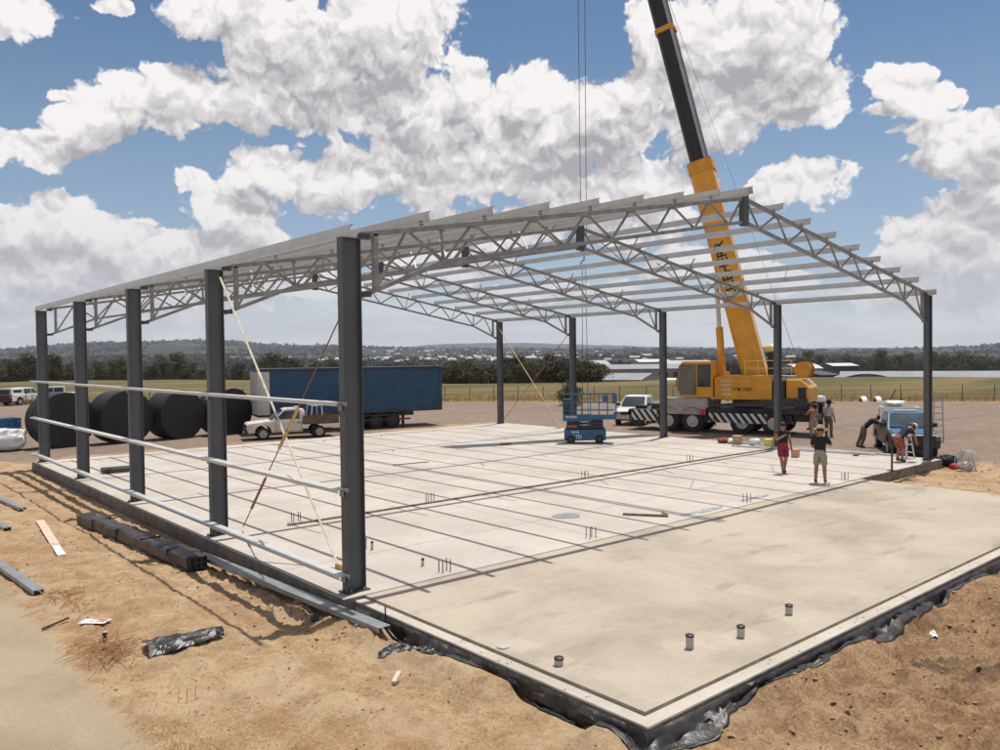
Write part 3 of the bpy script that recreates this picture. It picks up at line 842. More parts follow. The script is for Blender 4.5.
# plastic film patch and wet cement film by the joint
pf = MB(); v = []
for i in range(14):
    a = 2*PI*i/14; v.append((.38*random.uniform(.8, 1.2)*math.cos(a), .30*random.uniform(.8, 1.2)*math.sin(a), .004+random.uniform(0, .012)))
pf.add([(0, 0, .014)] + v, [(0, 1+i, 1+(i+1) % 14) for i in range(14)])
tag(pf.build('film_patch', M['galv_dull'], loc=(7.28, 1.99, 0), recalc=False), 'small grey patch of film lying on the main slab', 'film')
for i, (x_, y_, sx, l_) in enumerate(((10.3, .0, .9, 'rumpled pale blue film beside the slab joint'), (12.9, .12, .8, 'smaller pale film scrap further along the slab joint'))):
    b = MB(); n = 26; v = [(0, 0, .012)]
    for k in range(n):
        a = 2*PI*k/n; q = random.uniform(.6, 1.15); v.append((sx*q*math.cos(a), .13*q*math.sin(a), .003+random.uniform(0, .015)))
    b.add(v, [(0, 1+k, 1+(k+1) % n) for k in range(n)])
    mm = M.setdefault('blue_film', mat('pale_blue_film', (.36,.37,.40), .4, 0, .25, 12))
    tag(b.build('film_scrap', mm, loc=(x_, y_, 0), rz=-.05, recalc=False), l_, 'film')
# dark pallet of bars on the slab by the left columns
t = thing('bar_bundle', 'low bundle of dark steel bars lying on the slab between the left columns', 'steel bundle', (.75, 18.75, 0), -.12)
for i in range(5): MB().box(0, 1.35, i*.15, i*.15+.12, .05, .17).build('bar', M['chassis'], t, bevel=.01)
MB().box(.2, .3, -.03, .75, 0, .048).build('bearer', M['timber'], t); MB().box(1.0, 1.1, -.03, .75, 0, .048).build('bearer', M['timber'], t)
# galvanised sections lying along the far edge
for i, (a, b_, l_) in enumerate((((23.2, 7.6, .03), (24.2, 2.6, .03), 'galvanised channel lying on the slab, nearest of the far edge three'),
                                 ((23.9, 6.9, .03), (26.2, 2.2, .03), 'galvanised channel lying in the middle of the far edge three'),
                                 ((24.45, 7.9, .03), (24.55, 1.2, .03), 'galvanised channel lying along the very edge behind the workers'))):
    if i == 1: b_ = (24.3, 1.9, .03)
    mb = MB().bar((a[0], a[1], .04), (b_[0], b_[1], .04), .12, .07)
    tag(mb.build('steel_channel', M['galv']), l_, 'steel channel')
t = thing('wooden_stake', 'thin dark stake standing at the edge of the main slab', 'stake', (20.64, -.30, 0))
MB().bar((0, 0, .02), (.02, 0, .85), .05, .05).build('shaft', M['chassis'], t)
MB().box(-.12, .12, -.12, .12, 0, .02).build('foot_plate', M['chassis'], t)

# boxes and bags by the crane's wheels
def crate(name, x, y, w, d, h, m, label, cat, rz=.3, z=0):
    t = thing(name, label, cat, (x, y, z), rz)
    MB().box(-w/2, w/2, -d/2, d/2, 0, h).build('body', M[m], t, bevel=.015)
    MB().box(-w/2-.01, w/2+.01, -d/2-.01, d/2+.01, h+.001, h+.03).build('lid', M[m], t, bevel=.008)
    return t
crate('cardboard_box', 24.1, 7.9, .40, .35, .36, 'cardboard', 'open brown cardboard box on the slab by the crane wheels', 'box')
crate('yellow_crate', 23.9, 6.25, .45, .32, .34, 'pale_yellow', 'yellow plastic crate on the slab behind the woman in black', 'crate')
crate('toolbox', 21.8, 3.85, .42, .25, .28, 'toolbox', 'salmon coloured toolbox on the slab between the two walkers', 'toolbox')
def bag(name, x, y, r, h, m, label, cat, seed, z=0, sx=1.0):
    rnd = np.random.RandomState(seed); b = MB(); n, k = 22, 12; v = []; f = []
    for j in range(k+1):
        t = j/k; ph = t*PI
        rr_ = math.sin(ph)**.6*r; zz = h*(.5-.5*math.cos(ph))
        for i in range(n):
            a = 2*PI*i/n; q = 1+float(fbm(np.array([i*.9+seed]), np.array([j*.8]), 2, seed)[0])*.35
            v.append((rr_*q*sx*math.cos(a), rr_*q*math.sin(a), max(.004, zz*(1+(q-1)*.6))))
    for j in range(k):
        for i in range(n): f.append((j*n+i, j*n+(i+1) % n, (j+1)*n+(i+1) % n, (j+1)*n+i))
    o = b.add(v, f).build(name, M[m], smooth=True, loc=(x, y, z))
    return tag(o, label, cat)
bag('plastic_bag', 24.3, 7.15, .24, .30, 'white_plastic', 'crumpled white bag on the slab beside the cardboard box', 'bag', 3)
bag('cloth_bag', 24.2, 8.7, .26, .24, 'cloth_red', 'faded red bag on the slab by the crane, leftmost of the clutter', 'bag', 5)
bag('plastic_bag', 24.25, 8.25, .22, .22, 'white_plastic', 'smaller white bag between the red bag and the cardboard box', 'bag', 8)

# ------------------------------------------------------------------ scissor lift
def wheel_part(parent, loc, r, w, rimc, rimr=.55, axis='y', name='wheel'):
    rot = Matrix.Rotation(PI/2, 4, 'X')
    t = MB().lathe([(r*.5, -w/2), (r*.93, -w/2), (r, -w*.36), (r, w*.36), (r*.93, w/2), (r*.5, w/2)], 28, rot).build(name, M['tyre'], parent, smooth=True, loc=loc)
    for sg in (-1, 1):
        pass
    MB().lathe([(r*.03, -w/2-.03), (r*.20, -w/2-.03), (r*.24, -w/2-.004), (r*rimr*.82, -w/2-.004), (r*rimr, -w/2-.01), (r*rimr*1.04, -w/2+.02), (r*rimr*1.04, w/2-.02), (r*rimr, w/2+.01), (r*rimr*.82, w/2+.004), (r*.24, w/2+.004), (r*.20, w/2+.03), (r*.03, w/2+.03)], 24, rot).build('rim', rimc, t, smooth=True)
    return t
def text_mesh(s, size, mat_, parent, loc, rot, name='lettering', ext=.004):
    cu = bpy.data.curves.new(name, 'FONT'); cu.body = s; cu.size = size; cu.extrude = ext; cu.offset = size*.018; cu.align_x = 'LEFT'
    tmp = bpy.data.objects.new('tmp', cu); col.objects.link(tmp)
    dg = bpy.context.evaluated_depsgraph_get(); me = bpy.data.meshes.new_from_object(tmp.evaluated_get(dg))
    bpy.data.objects.remove(tmp); me.materials.clear(); me.materials.append(mat_)
    o = bpy.data.objects.new(name, me); col.objects.link(o); o.parent = parent; o.location = loc; o.rotation_euler = rot
    return o
# heading: long side faces the camera
lift = thing('scissor_lift', 'blue scissor lift with railed platform parked on the main slab', 'scissor lift', (20.05, 13.35, 0), R(-47))
lift.scale = (1.04, 1.04, 1.04)
MB().box(-.92, .92, -.37, .37, .14, .62).build('chassis', M['lift_blue'], lift, bevel=.02)
sx_ = MB()
for z0 in (.66, .80, .94):
    for sy in (-.26, .26):
        sx_.bar((-.82, sy, z0), (.80, sy, z0+.11), .05, .06); sx_.bar((-.82, sy*.7, z0+.11), (.80, sy*.7, z0), .05, .06)
sx_.box(-.85, .85, -.2, .2, .64, .70)
sx_.build('scissor_stack', M['lift_dark'], lift)
MB().box(-.97, .97, -.38, .38, 1.10, 1.16).build('platform', M['lift_blue'], lift)
MB().box(-.97, .30, -.40, -.382, 1.0, 1.30).build('toe_panel', M['lift_blue'], lift)
MB().box(.30, 1.36, -.395, -.375, 1.06, 1.28).build('toe_panel', M['lift_blue'], lift)
MB().box(.2, 1.4, -.36, .36, 1.165, 1.20).build('platform_extension', M['lift_blue'], lift)
rl = MB()
for xx in (-.95, -.55, -.15, .25, .62, 1.0, 1.38):
    for sy in (-.36, .36): rl.tube((xx, sy, 1.16), (xx, sy, 2.18), .019, n=6)
for zz in (1.45, 1.80, 2.18):
    for sy in (-.36, .36): rl.tube((-.95, sy, zz), (1.38, sy, zz), .019, n=6)
    for xx in (-.95, 1.38): rl.tube((xx, -.36, zz), (xx, .36, zz), .019, n=6)
rl.build('guard_rail', M['lift_blue'], lift)
MB().box(-.93, -.62, -.30, .30, 1.17, 1.95).build('gate_panel', M['lift_dark'], lift)
MB().box(.78, 1.02, -.34, -.16, 1.85, 2.15).build('control_box', M['lift_blue'], lift, bevel=.02)
MB().box(1.20, 1.40, -.34, .1, 1.75, 2.17).build('manual_holder', M['blue_paint'], lift)
for xx in (-.62, .62):
    for sy in (-.36, .36): wheel_part(lift, (xx, sy*1.02, .19), .19, .11, M['lift_dark'])
text_mesh('LTD', .22, M['white'], lift, (-.55, -.374, .22), (PI/2, 0, 0))
text_mesh('GENIE', .13, M['white'], lift, (-.62, -.374, .46), (PI/2, 0, 0))
text_mesh('MOREN', .14, M['white'], lift, (-.85, -.403, 1.13), (PI/2, 0, 0))
MB().box(-.80, -.35, -.32, -.30, .72, .80).build('sticker', M['red'], lift)

# ------------------------------------------------------------------ mobile crane
crane = thing('mobile_crane', 'yellow mobile crane with raised black boom parked beyond the slab', 'crane', (32.24, 10.57, -.3), math.atan2(.954, -.3))
G = []
# carrier: local X forward (towards the blue trailer), near side = +Y
fr = MB()
fr.box(-2.0, 8.2, -.9, .9, .75, 1.12); fr.box(-1.7, 6.2, -1.15, 1.15, 1.13, 1.42)
fr.build('carrier_frame', M['chassis'], crane, bevel=.03)
for xx in (0, 1.65, 4.35, 5.75):
    for sy in (-1, 1): wheel_part(crane, (xx, sy*1.08, .64), .64, .42, M['rim'], .5)
MB().box(3.5, 6.1, .62, 1.28, 1.40, 1.92).build('side_locker', M['alu'], crane, bevel=.02)
MB().box(3.6, 6.0, 1.281, 1.30, 1.02, 1.86).build('side_panel', M['alu'], crane, bevel=.01)
MB().box(3.62, 3.92, 1.302, 1.33, 1.0, 1.32).build('tail_lamp', M['red'], crane)
MB().box(6.15, 8.15, -1.2, 1.2, 1.13, 1.24).build('front_deck', M['chassis'], crane, bevel=.02)
MB().box(6.35, 7.95, 1.22, 1.26, .62, 1.22).build('striped_board', M['hazard'], crane)
MB().box(.35, 3.1, 1.30, 1.33, .62, 1.14).build('striped_board', M['hazard'], crane)
MB().box(3.2, 3.45, 1.22, 1.26, .62, 1.14).build('striped_board', M['hazard'], crane)
MB().box(8.16, 8.19, -1.2, 1.2, .62, 1.16).build('striped_board', M['hazard'], crane)
md = MB()
for xx in (0, 1.65, 4.35, 5.75):
    pts = [(xx+.78*math.cos(a), .64+.78*math.sin(a)) for a in np.linspace(0.15, PI-.15, 9)]
    pts2 = [(xx+.74*math.cos(a), .64+.74*math.sin(a)) for a in np.linspace(PI-.15, .15, 9)]
    for sy in (-1.08, 1.08): MB().prism(pts+pts2, .22, y0=sy).build('mudguard', M['black'], crane)
og = MB()
og.prism([(3.0, 1.50), (3.0, 1.62), (-.6, 1.98), (-1.7, 2.0), (-1.7, 1.56)], .06, y0=1.36)
og.build('side_beam', M['chassis'], crane)
MB().box(-2.1, -1.0, .60, 1.20, 1.43, 1.72).build('outrigger_box', M['black'], crane, bevel=.02)
MB().box(-2.1, -1.0, -1.20, -.60, 1.43, 1.72).build('outrigger_box', M['black'], crane, bevel=.02)
for sy in (-1, 1):
    ob = MB().box(-2.0, -1.75, sy*1.2-.10, sy*1.2+.10, .46, 1.42); ob.box(-2.1, -1.65, sy*1.2-.25, sy*1.2+.25, .40, .46)
    ob.build('outrigger_leg', M['chassis'], crane)
    ob = MB().box(7.4, 7.6, sy*1.05-.10, sy*1.05+.10, .30, .74); ob.box(7.25, 7.75, sy*1.05-.22, sy*1.05+.22, .26, .31)
    ob.build('outrigger_leg', M['chassis'], crane)
MB().lathe([(.85, 1.43), (.85, 1.82), (.6, 1.84), (.01, 1.84)], 28).build('slewing_ring', M['chassis'], crane, loc=(1.6, 0, 0))
# superstructure
up = MB(); up.prism([(.1, 1.86), (3.15, 1.86), (3.15, 3.0), (2.7, 3.18), (.1, 3.18)], .42, y0=.82)
body = up.build('superstructure', M['yellow'], crane, bevel=.05)
for i in range(4): MB().box(2.25, 2.75, 1.245, 1.26, 2.12+i*.24, 2.20+i*.24).build('vent', M['dirty_white'], body)
text_mesh('LTM 1050', .24, M['black'], body, (2.15, 1.25, 2.35), (PI/2, 0, PI))
MB().box(.1, 2.8, -.9, -.42, 1.86, 3.05).build('superstructure_side', M['yellow'], crane, bevel=.04)
MB().box(-.1, 2.9, -.40, .40, 1.86, 2.35).build('turntable_deck', M['chassis'], crane)
MB().box(-.55, .08, -.9, 1.15, 1.95, 2.9).build('engine_cover', M['black'], crane, bevel=.03)
cw = MB(); cw.prism([(-.6, 1.75), (-.6, 2.95), (-1.35, 2.95), (-1.75, 2.55), (-1.75, 1.75)], 1.15)
cwo = cw.build('counterweight', M['yellow'], crane, bevel=.06)
MB().box(-1.60, -1.20, 1.152, 1.18, 2.0, 2.55).build('grille', M['black'], cwo)
MB().box(-1.7, -1.4, .85, 1.30, 1.65, 1.74).build('hose_box', M['orange'], cwo)
for i, (x0, x1, z0, z1, w_) in enumerate(((3.5, 4.0, .62, 1.0, 1.2), (2.9, 3.4, 1.44, 1.86, 1.25), (-.9, -.55, .62, 1.10, 1.2), (6.2, 6.9, 1.245, 1.55, .9), (7.3, 7.9, 1.245, 1.42, .8))):
    MB().box(x0, x1, w_-.45, w_, z0, z1).build('tool_locker', M['chassis'] if i % 2 else M['black'], crane, bevel=.02)
for k in range(4): MB().path([(.2+.5*k, 1.12, 1.84), (.3+.5*k, 1.22, 1.70), (.55+.5*k, 1.24, 1.66), (.7+.5*k, 1.14, 1.82)], .022, 6).build('hose', M['black'], crane, smooth=True)
for k in range(3): MB().box(3.05, 3.17, 1.10, 1.42, .45+.32*k, .49+.32*k).build('access_step', M['alu'], crane)
# winches
wn = MB(); wn.tube((-1.3, -.45, 3.45), (-1.3, .5, 3.45), .34, n=20)
wo = wn.build('winch_drum', M['rust'], crane, smooth=True)
for sy in (-.5, .52): MB().tube((-1.3, sy, 3.45), (-1.3, sy+.05, 3.45), .43, n=22).build('winch_flange', M['orange'], wo, smooth=True)
MB().box(-1.1, .3, -.5, .5, 3.01, 3.14).build('winch_deck', M['alu'], crane)
rl = MB()
for xx in (-.9, -.1, .8, 1.5):
    rl.tube((xx, 1.2, 3.15), (xx, 1.2, 3.95), .022, n=6)
for zz in (3.55, 3.95): rl.tube((-.9, 1.2, zz), (1.5, 1.2, zz), .022, n=6)
rl.build('handrail', M['pale_yellow'], crane)
# operator cab on the near side, ahead of the body
cabo = MB().prism([(3.2, 1.95), (5.05, 2.0), (5.3, 2.5), (5.05, 3.75), (4.9, 3.95), (3.2, 3.95)], .46, y0=.86).build('operator_cab', M['yellow'], crane, bevel=.05)
MB().prism([(4.12, 2.10), (5.0, 2.10), (5.2, 2.5), (5.0, 3.78), (4.12, 3.78)], .012, y0=1.325).build('window', M['glass_pale'], cabo)
MB().prism([(3.30, 2.55), (4.05, 2.55), (4.05, 3.78), (3.30, 3.78)], .012, y0=1.325).build('window', M['glass'], cabo)
ws = MB(); ws.add([(5.10, .44, 2.3), (5.10, 1.28, 2.3), (5.33, 1.28, 2.55), (5.33, .44, 2.55), (5.10, .44, 3.72), (5.10, 1.28, 3.72)], [(3, 2, 5, 4)])
o = ws.build('windscreen', M['glass_pale'], cabo, recalc=False); o.modifiers.new('s', 'SOLIDIFY').thickness = .01
MB().box(5.0, 5.1, .8, 1.30, 2.16, 2.5).build('door_step', M['black'], cabo)
# boom
inv = crane.matrix_world
cm = Matrix.Translation(crane.location) @ Matrix.Rotation(crane.rotation_euler.z, 4, 'Z'); cmi = cm.inverted()
foot = Vector((31.86, 11.72, 2.75)); tip = Vector((27.9, 20.7, 42.5))
fl, tl = cmi @ foot, cmi @ tip
def boom_seg(t0, t1, w, h, name, m, parent, chamfer=.25):
    a = fl.lerp(tl, t0); b_ = fl.lerp(tl, t1); d = (tl-fl).normalized()
    side = d.cross(Vector((0,0,1))).normalized(); u = side.cross(d).normalized()
    c = chamfer; prof = [(-.5,-.5+c*.6),(-.5+c,-.5),(.5-c,-.5),(.5,-.5+c*.6),(.5,.5),(-.5,.5)]
    v = [p + side*q[0]*w + u*q[1]*h for p in (a, b_) for q in prof]; n = len(prof)
    f = [tuple(range(n-1, -1, -1)), tuple(range(n, 2*n))] + [(i, (i+1) % n, n+(i+1) % n, n+i) for i in range(n)]
    return MB().add(v, f).build(name, m, parent), d, side, u
T1 = .297
bm_, dB, sB, uB = boom_seg(-.02, T1, 1.05, 1.30, 'main_boom', M['yellow'], crane)
boom_seg(T1-.012, T1+.004, 1.14, 1.40, 'boom_collar', M['orange'], bm_)
seg2, *_ = boom_seg(T1, .99, .78, .98, 'inner_boom', M['boom_black'], crane)
tkc = None
boom_seg(.488, .495, .92, 1.12, 'boom_collar', M['orange'], seg2)
boom_seg(.975, 1.0, .9, 1.2, 'boom_head', M['yellow'], seg2)
# pale strip added as the sunlit side face of the inner boom
a = fl.lerp(tl, T1); b_ = fl.lerp(tl, .97)
for sg in (-1, 1):
    MB().bar(a + sB*sg*.40 + uB*.40, b_ + sB*sg*.40 + uB*.40, .03, .16, up=tuple(uB)).build('lit_face_strip', M['alu'], seg2)
# lettering up the boom's side facing the slab
def boom_text(s, size, t0, off_s, off_u, sgn):
    cu_o = text_mesh(s, size, M['black'], bm_, (0,0,0), (0,0,0), ext=.006)
    p = fl.lerp(tl, t0) + sB*sgn*(.525+.008) + uB*off_u
    xax = dB; zax = sB*sgn; yax = zax.cross(xax)
    p = p - yax*size*.18
    cu_o.matrix_local = Matrix(((xax.x,yax.x,zax.x,p.x),(xax.y,yax.y,zax.y,p.y),(xax.z,yax.z,zax.z,p.z),(0,0,0,1)))
    return cu_o
boom_text('LIEBHERR', .74, .110, 0, .06, 1)
boom_text('LIEBHERR', .74, .110, 0, .06, -1)
# luffing cylinder
cb0 = cmi @ Vector((31.28, 13.45, 2.9)); cb1 = fl.lerp(tl, .140) + (-uB)*.74
mid = cb0.lerp(cb1, .50)
cyl = MB().tube(cb0, mid, .20, n=16).build('luffing_cylinder', M['yellow'], crane, smooth=True)
MB().tube(mid, cb1, .12, n=14).build('piston_rod', M['galv'], cyl, smooth=True)
MB().box(cb0.x-.35, cb0.x+.35, cb0.y-.25, cb0.y+.25, 2.2, 3.35).build('cylinder_mount', M['yellow'], crane)
# beacon dome on the turntable, rear
bl = MB().lathe([(.12, 0), (.12, .45), (.34, .5), (.36, .62), (.30, .78), (.16, .88), (.001, .9)], 20)
bo = bl.build('air_cleaner_dome', M['pale_yellow'], crane, smooth=True, loc=(.25, .55, 3.95))
MB().lathe([(.22, -.75), (.22, .2), (.30, .3), (.30, .42), (.1, .44)], 18).build('intake_stack', M['black'], bo, smooth=True)
# hoist ropes and hook
rp0 = cmi @ Vector((27.73, 20.85, 42.1)); rp1 = cmi @ Vector((27.78, 20.8, 11.2)); rp2 = cmi @ Vector((28.06, 20.5, 42.1)); rp3 = cmi @ Vector((28.02, 20.58, 11.2))
MB().tube(rp0, rp1, .018, n=6).build('hoist_rope', M['chassis'], crane)
MB().tube(rp2, rp3, .018, n=6).build('hoist_rope', M['chassis'], crane)
hk0 = cmi @ Vector((27.9, 20.68, 0))
def hz_(z): return z + .3
hb = MB()
for zz, rr_ in ((11.0, .26), (10.3, .22)):
    hb.tube((hk0.x, hk0.y-.07, hz_(zz)), (hk0.x, hk0.y+.07, hz_(zz)), rr_, n=18)
hb.box(hk0.x-.10, hk0.x+.10, hk0.y-.10, hk0.y+.10, hz_(9.95), hz_(11.3))
hko = hb.build('hook_block', M['black'], crane)
ck = MB()
for i in range(14):
    a_ = -.4 + i*.33
    pass
ck.path([(hk0.x+.02+.19*math.sin(a_), hk0.y, hz_(9.5)+.19*math.cos(a_)) for a_ in np.linspace(-.2, 4.2, 14)], .035, 8)
ck.tube((hk0.x, hk0.y, hz_(9.68)), (hk0.x, hk0.y, hz_(10.0)), .035)
ck.build('hook', M['chassis'], hko, smooth=True)
for sx in (-.10, .12):
    ch = MB()
    for k in range(58):
        z0 = 9.3-.155*k; q = k % 2
        ch.bar((hk0.x+sx*(1+k*.012), hk0.y, hz_(z0)), (hk0.x+sx*(1+k*.012), hk0.y, hz_(z0-.15)), .035 if q else .018, .018 if q else .035)
    ch.build('sling_chain', M['chassis'], crane)
# pendant rope along the boom's back, from the winch to the head
q0 = Vector((-1.0, 0, 3.80)); q1 = fl.lerp(tl, .52)+uB*.62
MB().path([q0, q1, fl.lerp(tl, .97)+uB*.62], .012, 5).build('winch_rope', M['chassis'], crane)

# ------------------------------------------------------------------ utes and cars
def arch(xc, r, z0, n=8, rev=False):
    a = np.linspace(0, PI, n+1)
    return [(xc + r*math.cos(t), z0 + r*math.sin(t)) for t in a]
def make_ute(name, label, loc, rz, paint, deck='tray', glass='glass', hoodmat=None, cab='single', wr=.36):
    """pickup, X forward, 5.1 m long, origin on the ground at the middle"""
    t = thing(name, label, 'pickup', loc, rz)
    P_ = M[paint]; zb = .42
    back = -2.5 if deck in ('tub', 'canopy') else -.55
    low = [(2.42, .50), (2.50, .62), (2.50, .88), (2.38, .98), (1.15, 1.10), (back, 1.10), (back, .48)]
    ra = [(q[0], q[1]) for q in arch(-1.5, .46, zb)][::-1] if back < -1 else []
    fa = [(q[0], q[1]) for q in arch(1.62, .46, zb)][::-1]
    pts = low + ([(back, zb)] if back < -1 else [(back, zb)]) + ra + fa + [(2.42, zb)]
    body = MB().prism([(a, c, .86 if c > .9 else .90) for a, c in pts], .9).build('body', P_, t, bevel=.03)
    cx0 = {'single': -.52, 'double': -1.02}[cab]
    hw0, hw1 = .84, .70
    cabp = [(1.16, 1.09, hw0), (.45, 1.72, hw1), (.25, 1.77, hw1), (cx0+.12, 1.77, hw1), (cx0, 1.68, hw1), (cx0-.02, 1.09, hw0)]
    MB().prism(cabp, .8).build('cab', P_, t, bevel=.03)
    # glass: windscreen, rear window, side windows
    g = MB()
    g.add([(1.12, -.74, 1.15), (1.12, .74, 1.15), (.50, .64, 1.70), (.50, -.64, 1.70)], [(0,1,2,3)])
    o = g.build('windscreen', M[glass], t, recalc=False); o.location = (.02, 0, .015)
    s_ = o.modifiers.new('s', 'SOLIDIFY'); s_.thickness = .012; s_.offset = 1
    def side(x0, x1, x0t, x1t):
        for sg in (-1, 1):
            def yy(z): return sg*(hw0 + (hw1-hw0)*(z-1.09)/.66 + .012)
            z0, z1 = 1.17, 1.64
            v = [(x0, yy(z0), z0), (x1, yy(z0), z0), (x1t, yy(z1), z1), (x0t, yy(z1), z1)]
            w = [(a, b_-sg*.01, c) for a, b_, c in v]
            MB().add(v+w, [(0,1,2,3),(7,6,5,4),(0,4,5,1),(1,5,6,2),(2,6,7,3),(3,7,4,0)]).build('side_window', M['glass'], t)
    if cab == 'single': side(-.42, .92, -.38, .45)
    else:
        side(.08, .92, .08, .45); side(-.90, .0, -.86, .0)
    MB().box(cx0-.035, cx0-.022, -.6, .6, 1.2, 1.62).build('rear_window', M['glass'], t)
    MB().box(2.46, 2.56, -.86, .86, .46, .66).build('bumper', M['chassis'] if paint != 'white' else M['dirty_white'], t, bevel=.03)
    MB().box(2.50, 2.515, -.42, .42, .70, .90).build('grille', M['black'], t)
    for sg in (-1, 1):
        MB().box(2.46, 2.52, min(sg*.5, sg*.84), max(sg*.5, sg*.84), .72, .90).build('headlight', M['glass_pale'], t, bevel=.02)
        m_ = MB().box(.82, .96, min(sg*.88, sg*1.08), max(sg*.88, sg*1.08), 1.16, 1.34); m_.build('mirror', M['black'], t, bevel=.02)
        for xx in (-1.5, 1.62): wheel_part(t, (xx, sg*.78, wr), wr, .24, M['alu'], .6)
    for sg in (-1, 1):
        x0, x1 = (-.50, .95) if cab == 'single' else (.04, .95)
        for a_, b_ in (((x0, x1),) if cab == 'single' else ((x0, x1), (-.98, .0))):
            ln = MB(); y_ = sg*.905
            ln.box(a_, a_+.014, min(y_, y_+sg*.006), max(y_, y_+sg*.006), .50, 1.05); ln.box(b_-.014, b_, min(y_, y_+sg*.006), max(y_, y_+sg*.006), .50, 1.05)
            ln.box(a_+.014, b_-.014, min(y_, y_+sg*.006), max(y_, y_+sg*.006), .50, .515)
            dr = ln.build('door', M['black'], t)
            MB().box(a_+.10, a_+.26, min(y_, y_+sg*.03), max(y_, y_+sg*.03), .93, .97).build('handle', M['chassis'], dr)
    ch_ = MB().box(-2.45, 2.3, -.5, .5, .34, .46); ch_.build('chassis', M['chassis'], t)
    if deck == 'tray':
        MB().box(-2.6, -.60, -.95, .95, .82, .90).build('tray', M['chassis'], t)
        for sg in (-1, 1): MB().box(-2.6, -.60, sg*.95-.02, sg*.95+.02, .86, 1.34).build('drop_side', M['mud'] if paint == 'dirty_white' else M['chassis'], t)
        MB().box(-2.62, -2.58, -.95, .95, .86, 1.14).build('tailgate', M['chassis'], t)
    if deck in ('tub', 'canopy'):
        MB().box(-2.56, -2.50, -.84, .84, .50, 1.08).build('tailgate', P_, t, bevel=.02)
        for sg in (-1, 1): MB().box(-2.58, -2.53, min(sg*.62, sg*.86), max(sg*.62, sg*.86), .78, 1.05).build('tail_lamp', M['red'], t)
    return t
# white work ute beside the slab's far left edge; front to the left
u1 = make_ute('work_ute', 'dusty white tray ute with a water tank on its tray', (12.95, 28.95, -.3), math.atan2(.3, -.95), 'dirty_white', 'tray', 'glass')
u1.scale = (.96, .95, .93)
tk = MB().lathe([(.42, 0), (.47, .06), (.47, .62), (.38, .74), (.16, .78), (.16, .84), (.001, .84)], 22)
tank = thing('water_tank', 'round pinkish white water tank standing on the tray of the dusty ute', 'tank', (13.15, 28.65, .56))
M['tank'] = mat('tank_plastic', (.66,.52,.48), .5, 0, .06, 2)
tk.build('shell', M['tank'], tank, smooth=True)
MB().lathe([(.14, .84), (.14, .89), (.001, .89)], 14).build('lid', M['white'], tank)
rk = thing('ladder_rack', 'white tubular rack on the back of the dusty tray ute', 'rack', (14.35, 28.5, .50), math.atan2(.3, -.95))
rb = MB()
for xx in (-.15, .5):
    for sy in (-.85, .85): rb.tube((xx, sy, 0), (xx*.8, sy*.92, .98), .032, n=6)
    rb.tube((xx*.8, -.78, .98), (xx*.8, .78, .98), .032, n=6)
for sy in (-.78, .78): rb.tube((-.12, sy, .98), (.4, sy, .98), .032, n=6)
rb.build('rack_frame', M['white'], rk)
lm = MB()
for i in range(40):
    a_, b_ = random.uniform(-.9, .3), random.uniform(-.7, .7)
    lm.bar((a_, b_, .03+random.random()*.3), (a_+random.uniform(.1, .6), b_+random.uniform(-.2, .2), .05+random.random()*.35), .05, .04)
lm.build('load_of_scrap', M['rust'], rk)
u2 = make_ute('canopy_ute', 'white dual cab ute with canopy parked far left by the paddock', (9.5, 82.6, -.3), R(38), 'white', 'canopy', 'glass', cab='double')
for c_ in u2.children:
    if c_.name.startswith('tailgate'): c_.data.materials[0] = M['black']
cp = MB().prism([(-1.08, 1.10, .84), (-1.08, 1.74, .70), (-2.35, 1.74, .70), (-2.52, 1.10, .84)], .8).build('canopy', M['white'], u2, bevel=.03)
for sg in (-1, 1): MB().box(-2.25, -1.2, min(sg*.775, sg*.80), max(sg*.775, sg*.80), 1.25, 1.58).build('canopy_window', M['glass'], u2)
MB().box(-2.60, -2.565, -.62, .62, 1.15, 1.62).build('rear_hatch', M['black'], u2)
MB().box(-2.66, -2.57, -.88, .88, .42, .60).build('rear_bumper', M['black'], u2)
u3 = make_ute('parked_ute', 'white dual cab ute behind the leftmost black tank', (12.3, 82.8, -.3), R(168), 'white', 'tub', 'glass', cab='double')
u4 = make_ute('parked_ute', 'white dual cab ute parked behind the scissor lift and crane', (32.6, 20.6, -.3), R(205), 'white', 'tub', 'glass', cab='double')
u5 = make_ute('blue_ute', 'blue ute facing the slab corner with a white load on its back', (28.75, 2.65, -.3), math.atan2(-.53, -.85), 'ute_blue', 'tub', 'glass_pale', cab='single')
u5.scale = (1.0, 1.02, 1.0)
M['ute_blue_shaded'] = mat('ute_blue_shaded', (.012,.018,.030), .35, 0, .2, 2, coat=.2)  # shade on the blue ute's sides, put into a darker body colour
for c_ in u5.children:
    if c_.name.startswith('body'): c_.data.materials[0] = M['ute_blue_shaded']
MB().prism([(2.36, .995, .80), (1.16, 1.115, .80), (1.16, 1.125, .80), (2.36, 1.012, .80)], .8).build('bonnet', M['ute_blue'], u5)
MB().box(2.57, 2.62, -.7, .7, .5, .95).build('bull_bar', M['black'], u5, bevel=.02)
MB().tube((.25, -.45, 1.80), (.25, .45, 1.80), .03).build('roof_bar', M['white'], u5)
rc = MB()
for xx in (-.65, -1.6):
    for sy in (-.8, .8): rc.tube((xx, sy, 1.1), (xx, sy*.9, 1.86), .035, n=6)
    rc.tube((xx, -.72, 1.86), (xx, .72, 1.86), .035, n=6)
for sy in (-.72, .72): rc.tube((-.65, sy, 1.86), (-1.6, sy, 1.86), .035, n=6)
rc.build('rear_rack', M['white'], u5)
bag('load_bag', 29.75, 3.5, .42, .22, 'white_plastic', 'white bundle strapped on top of the blue ute rack', 'bundle', 12, z=1.62, sx=1.2)

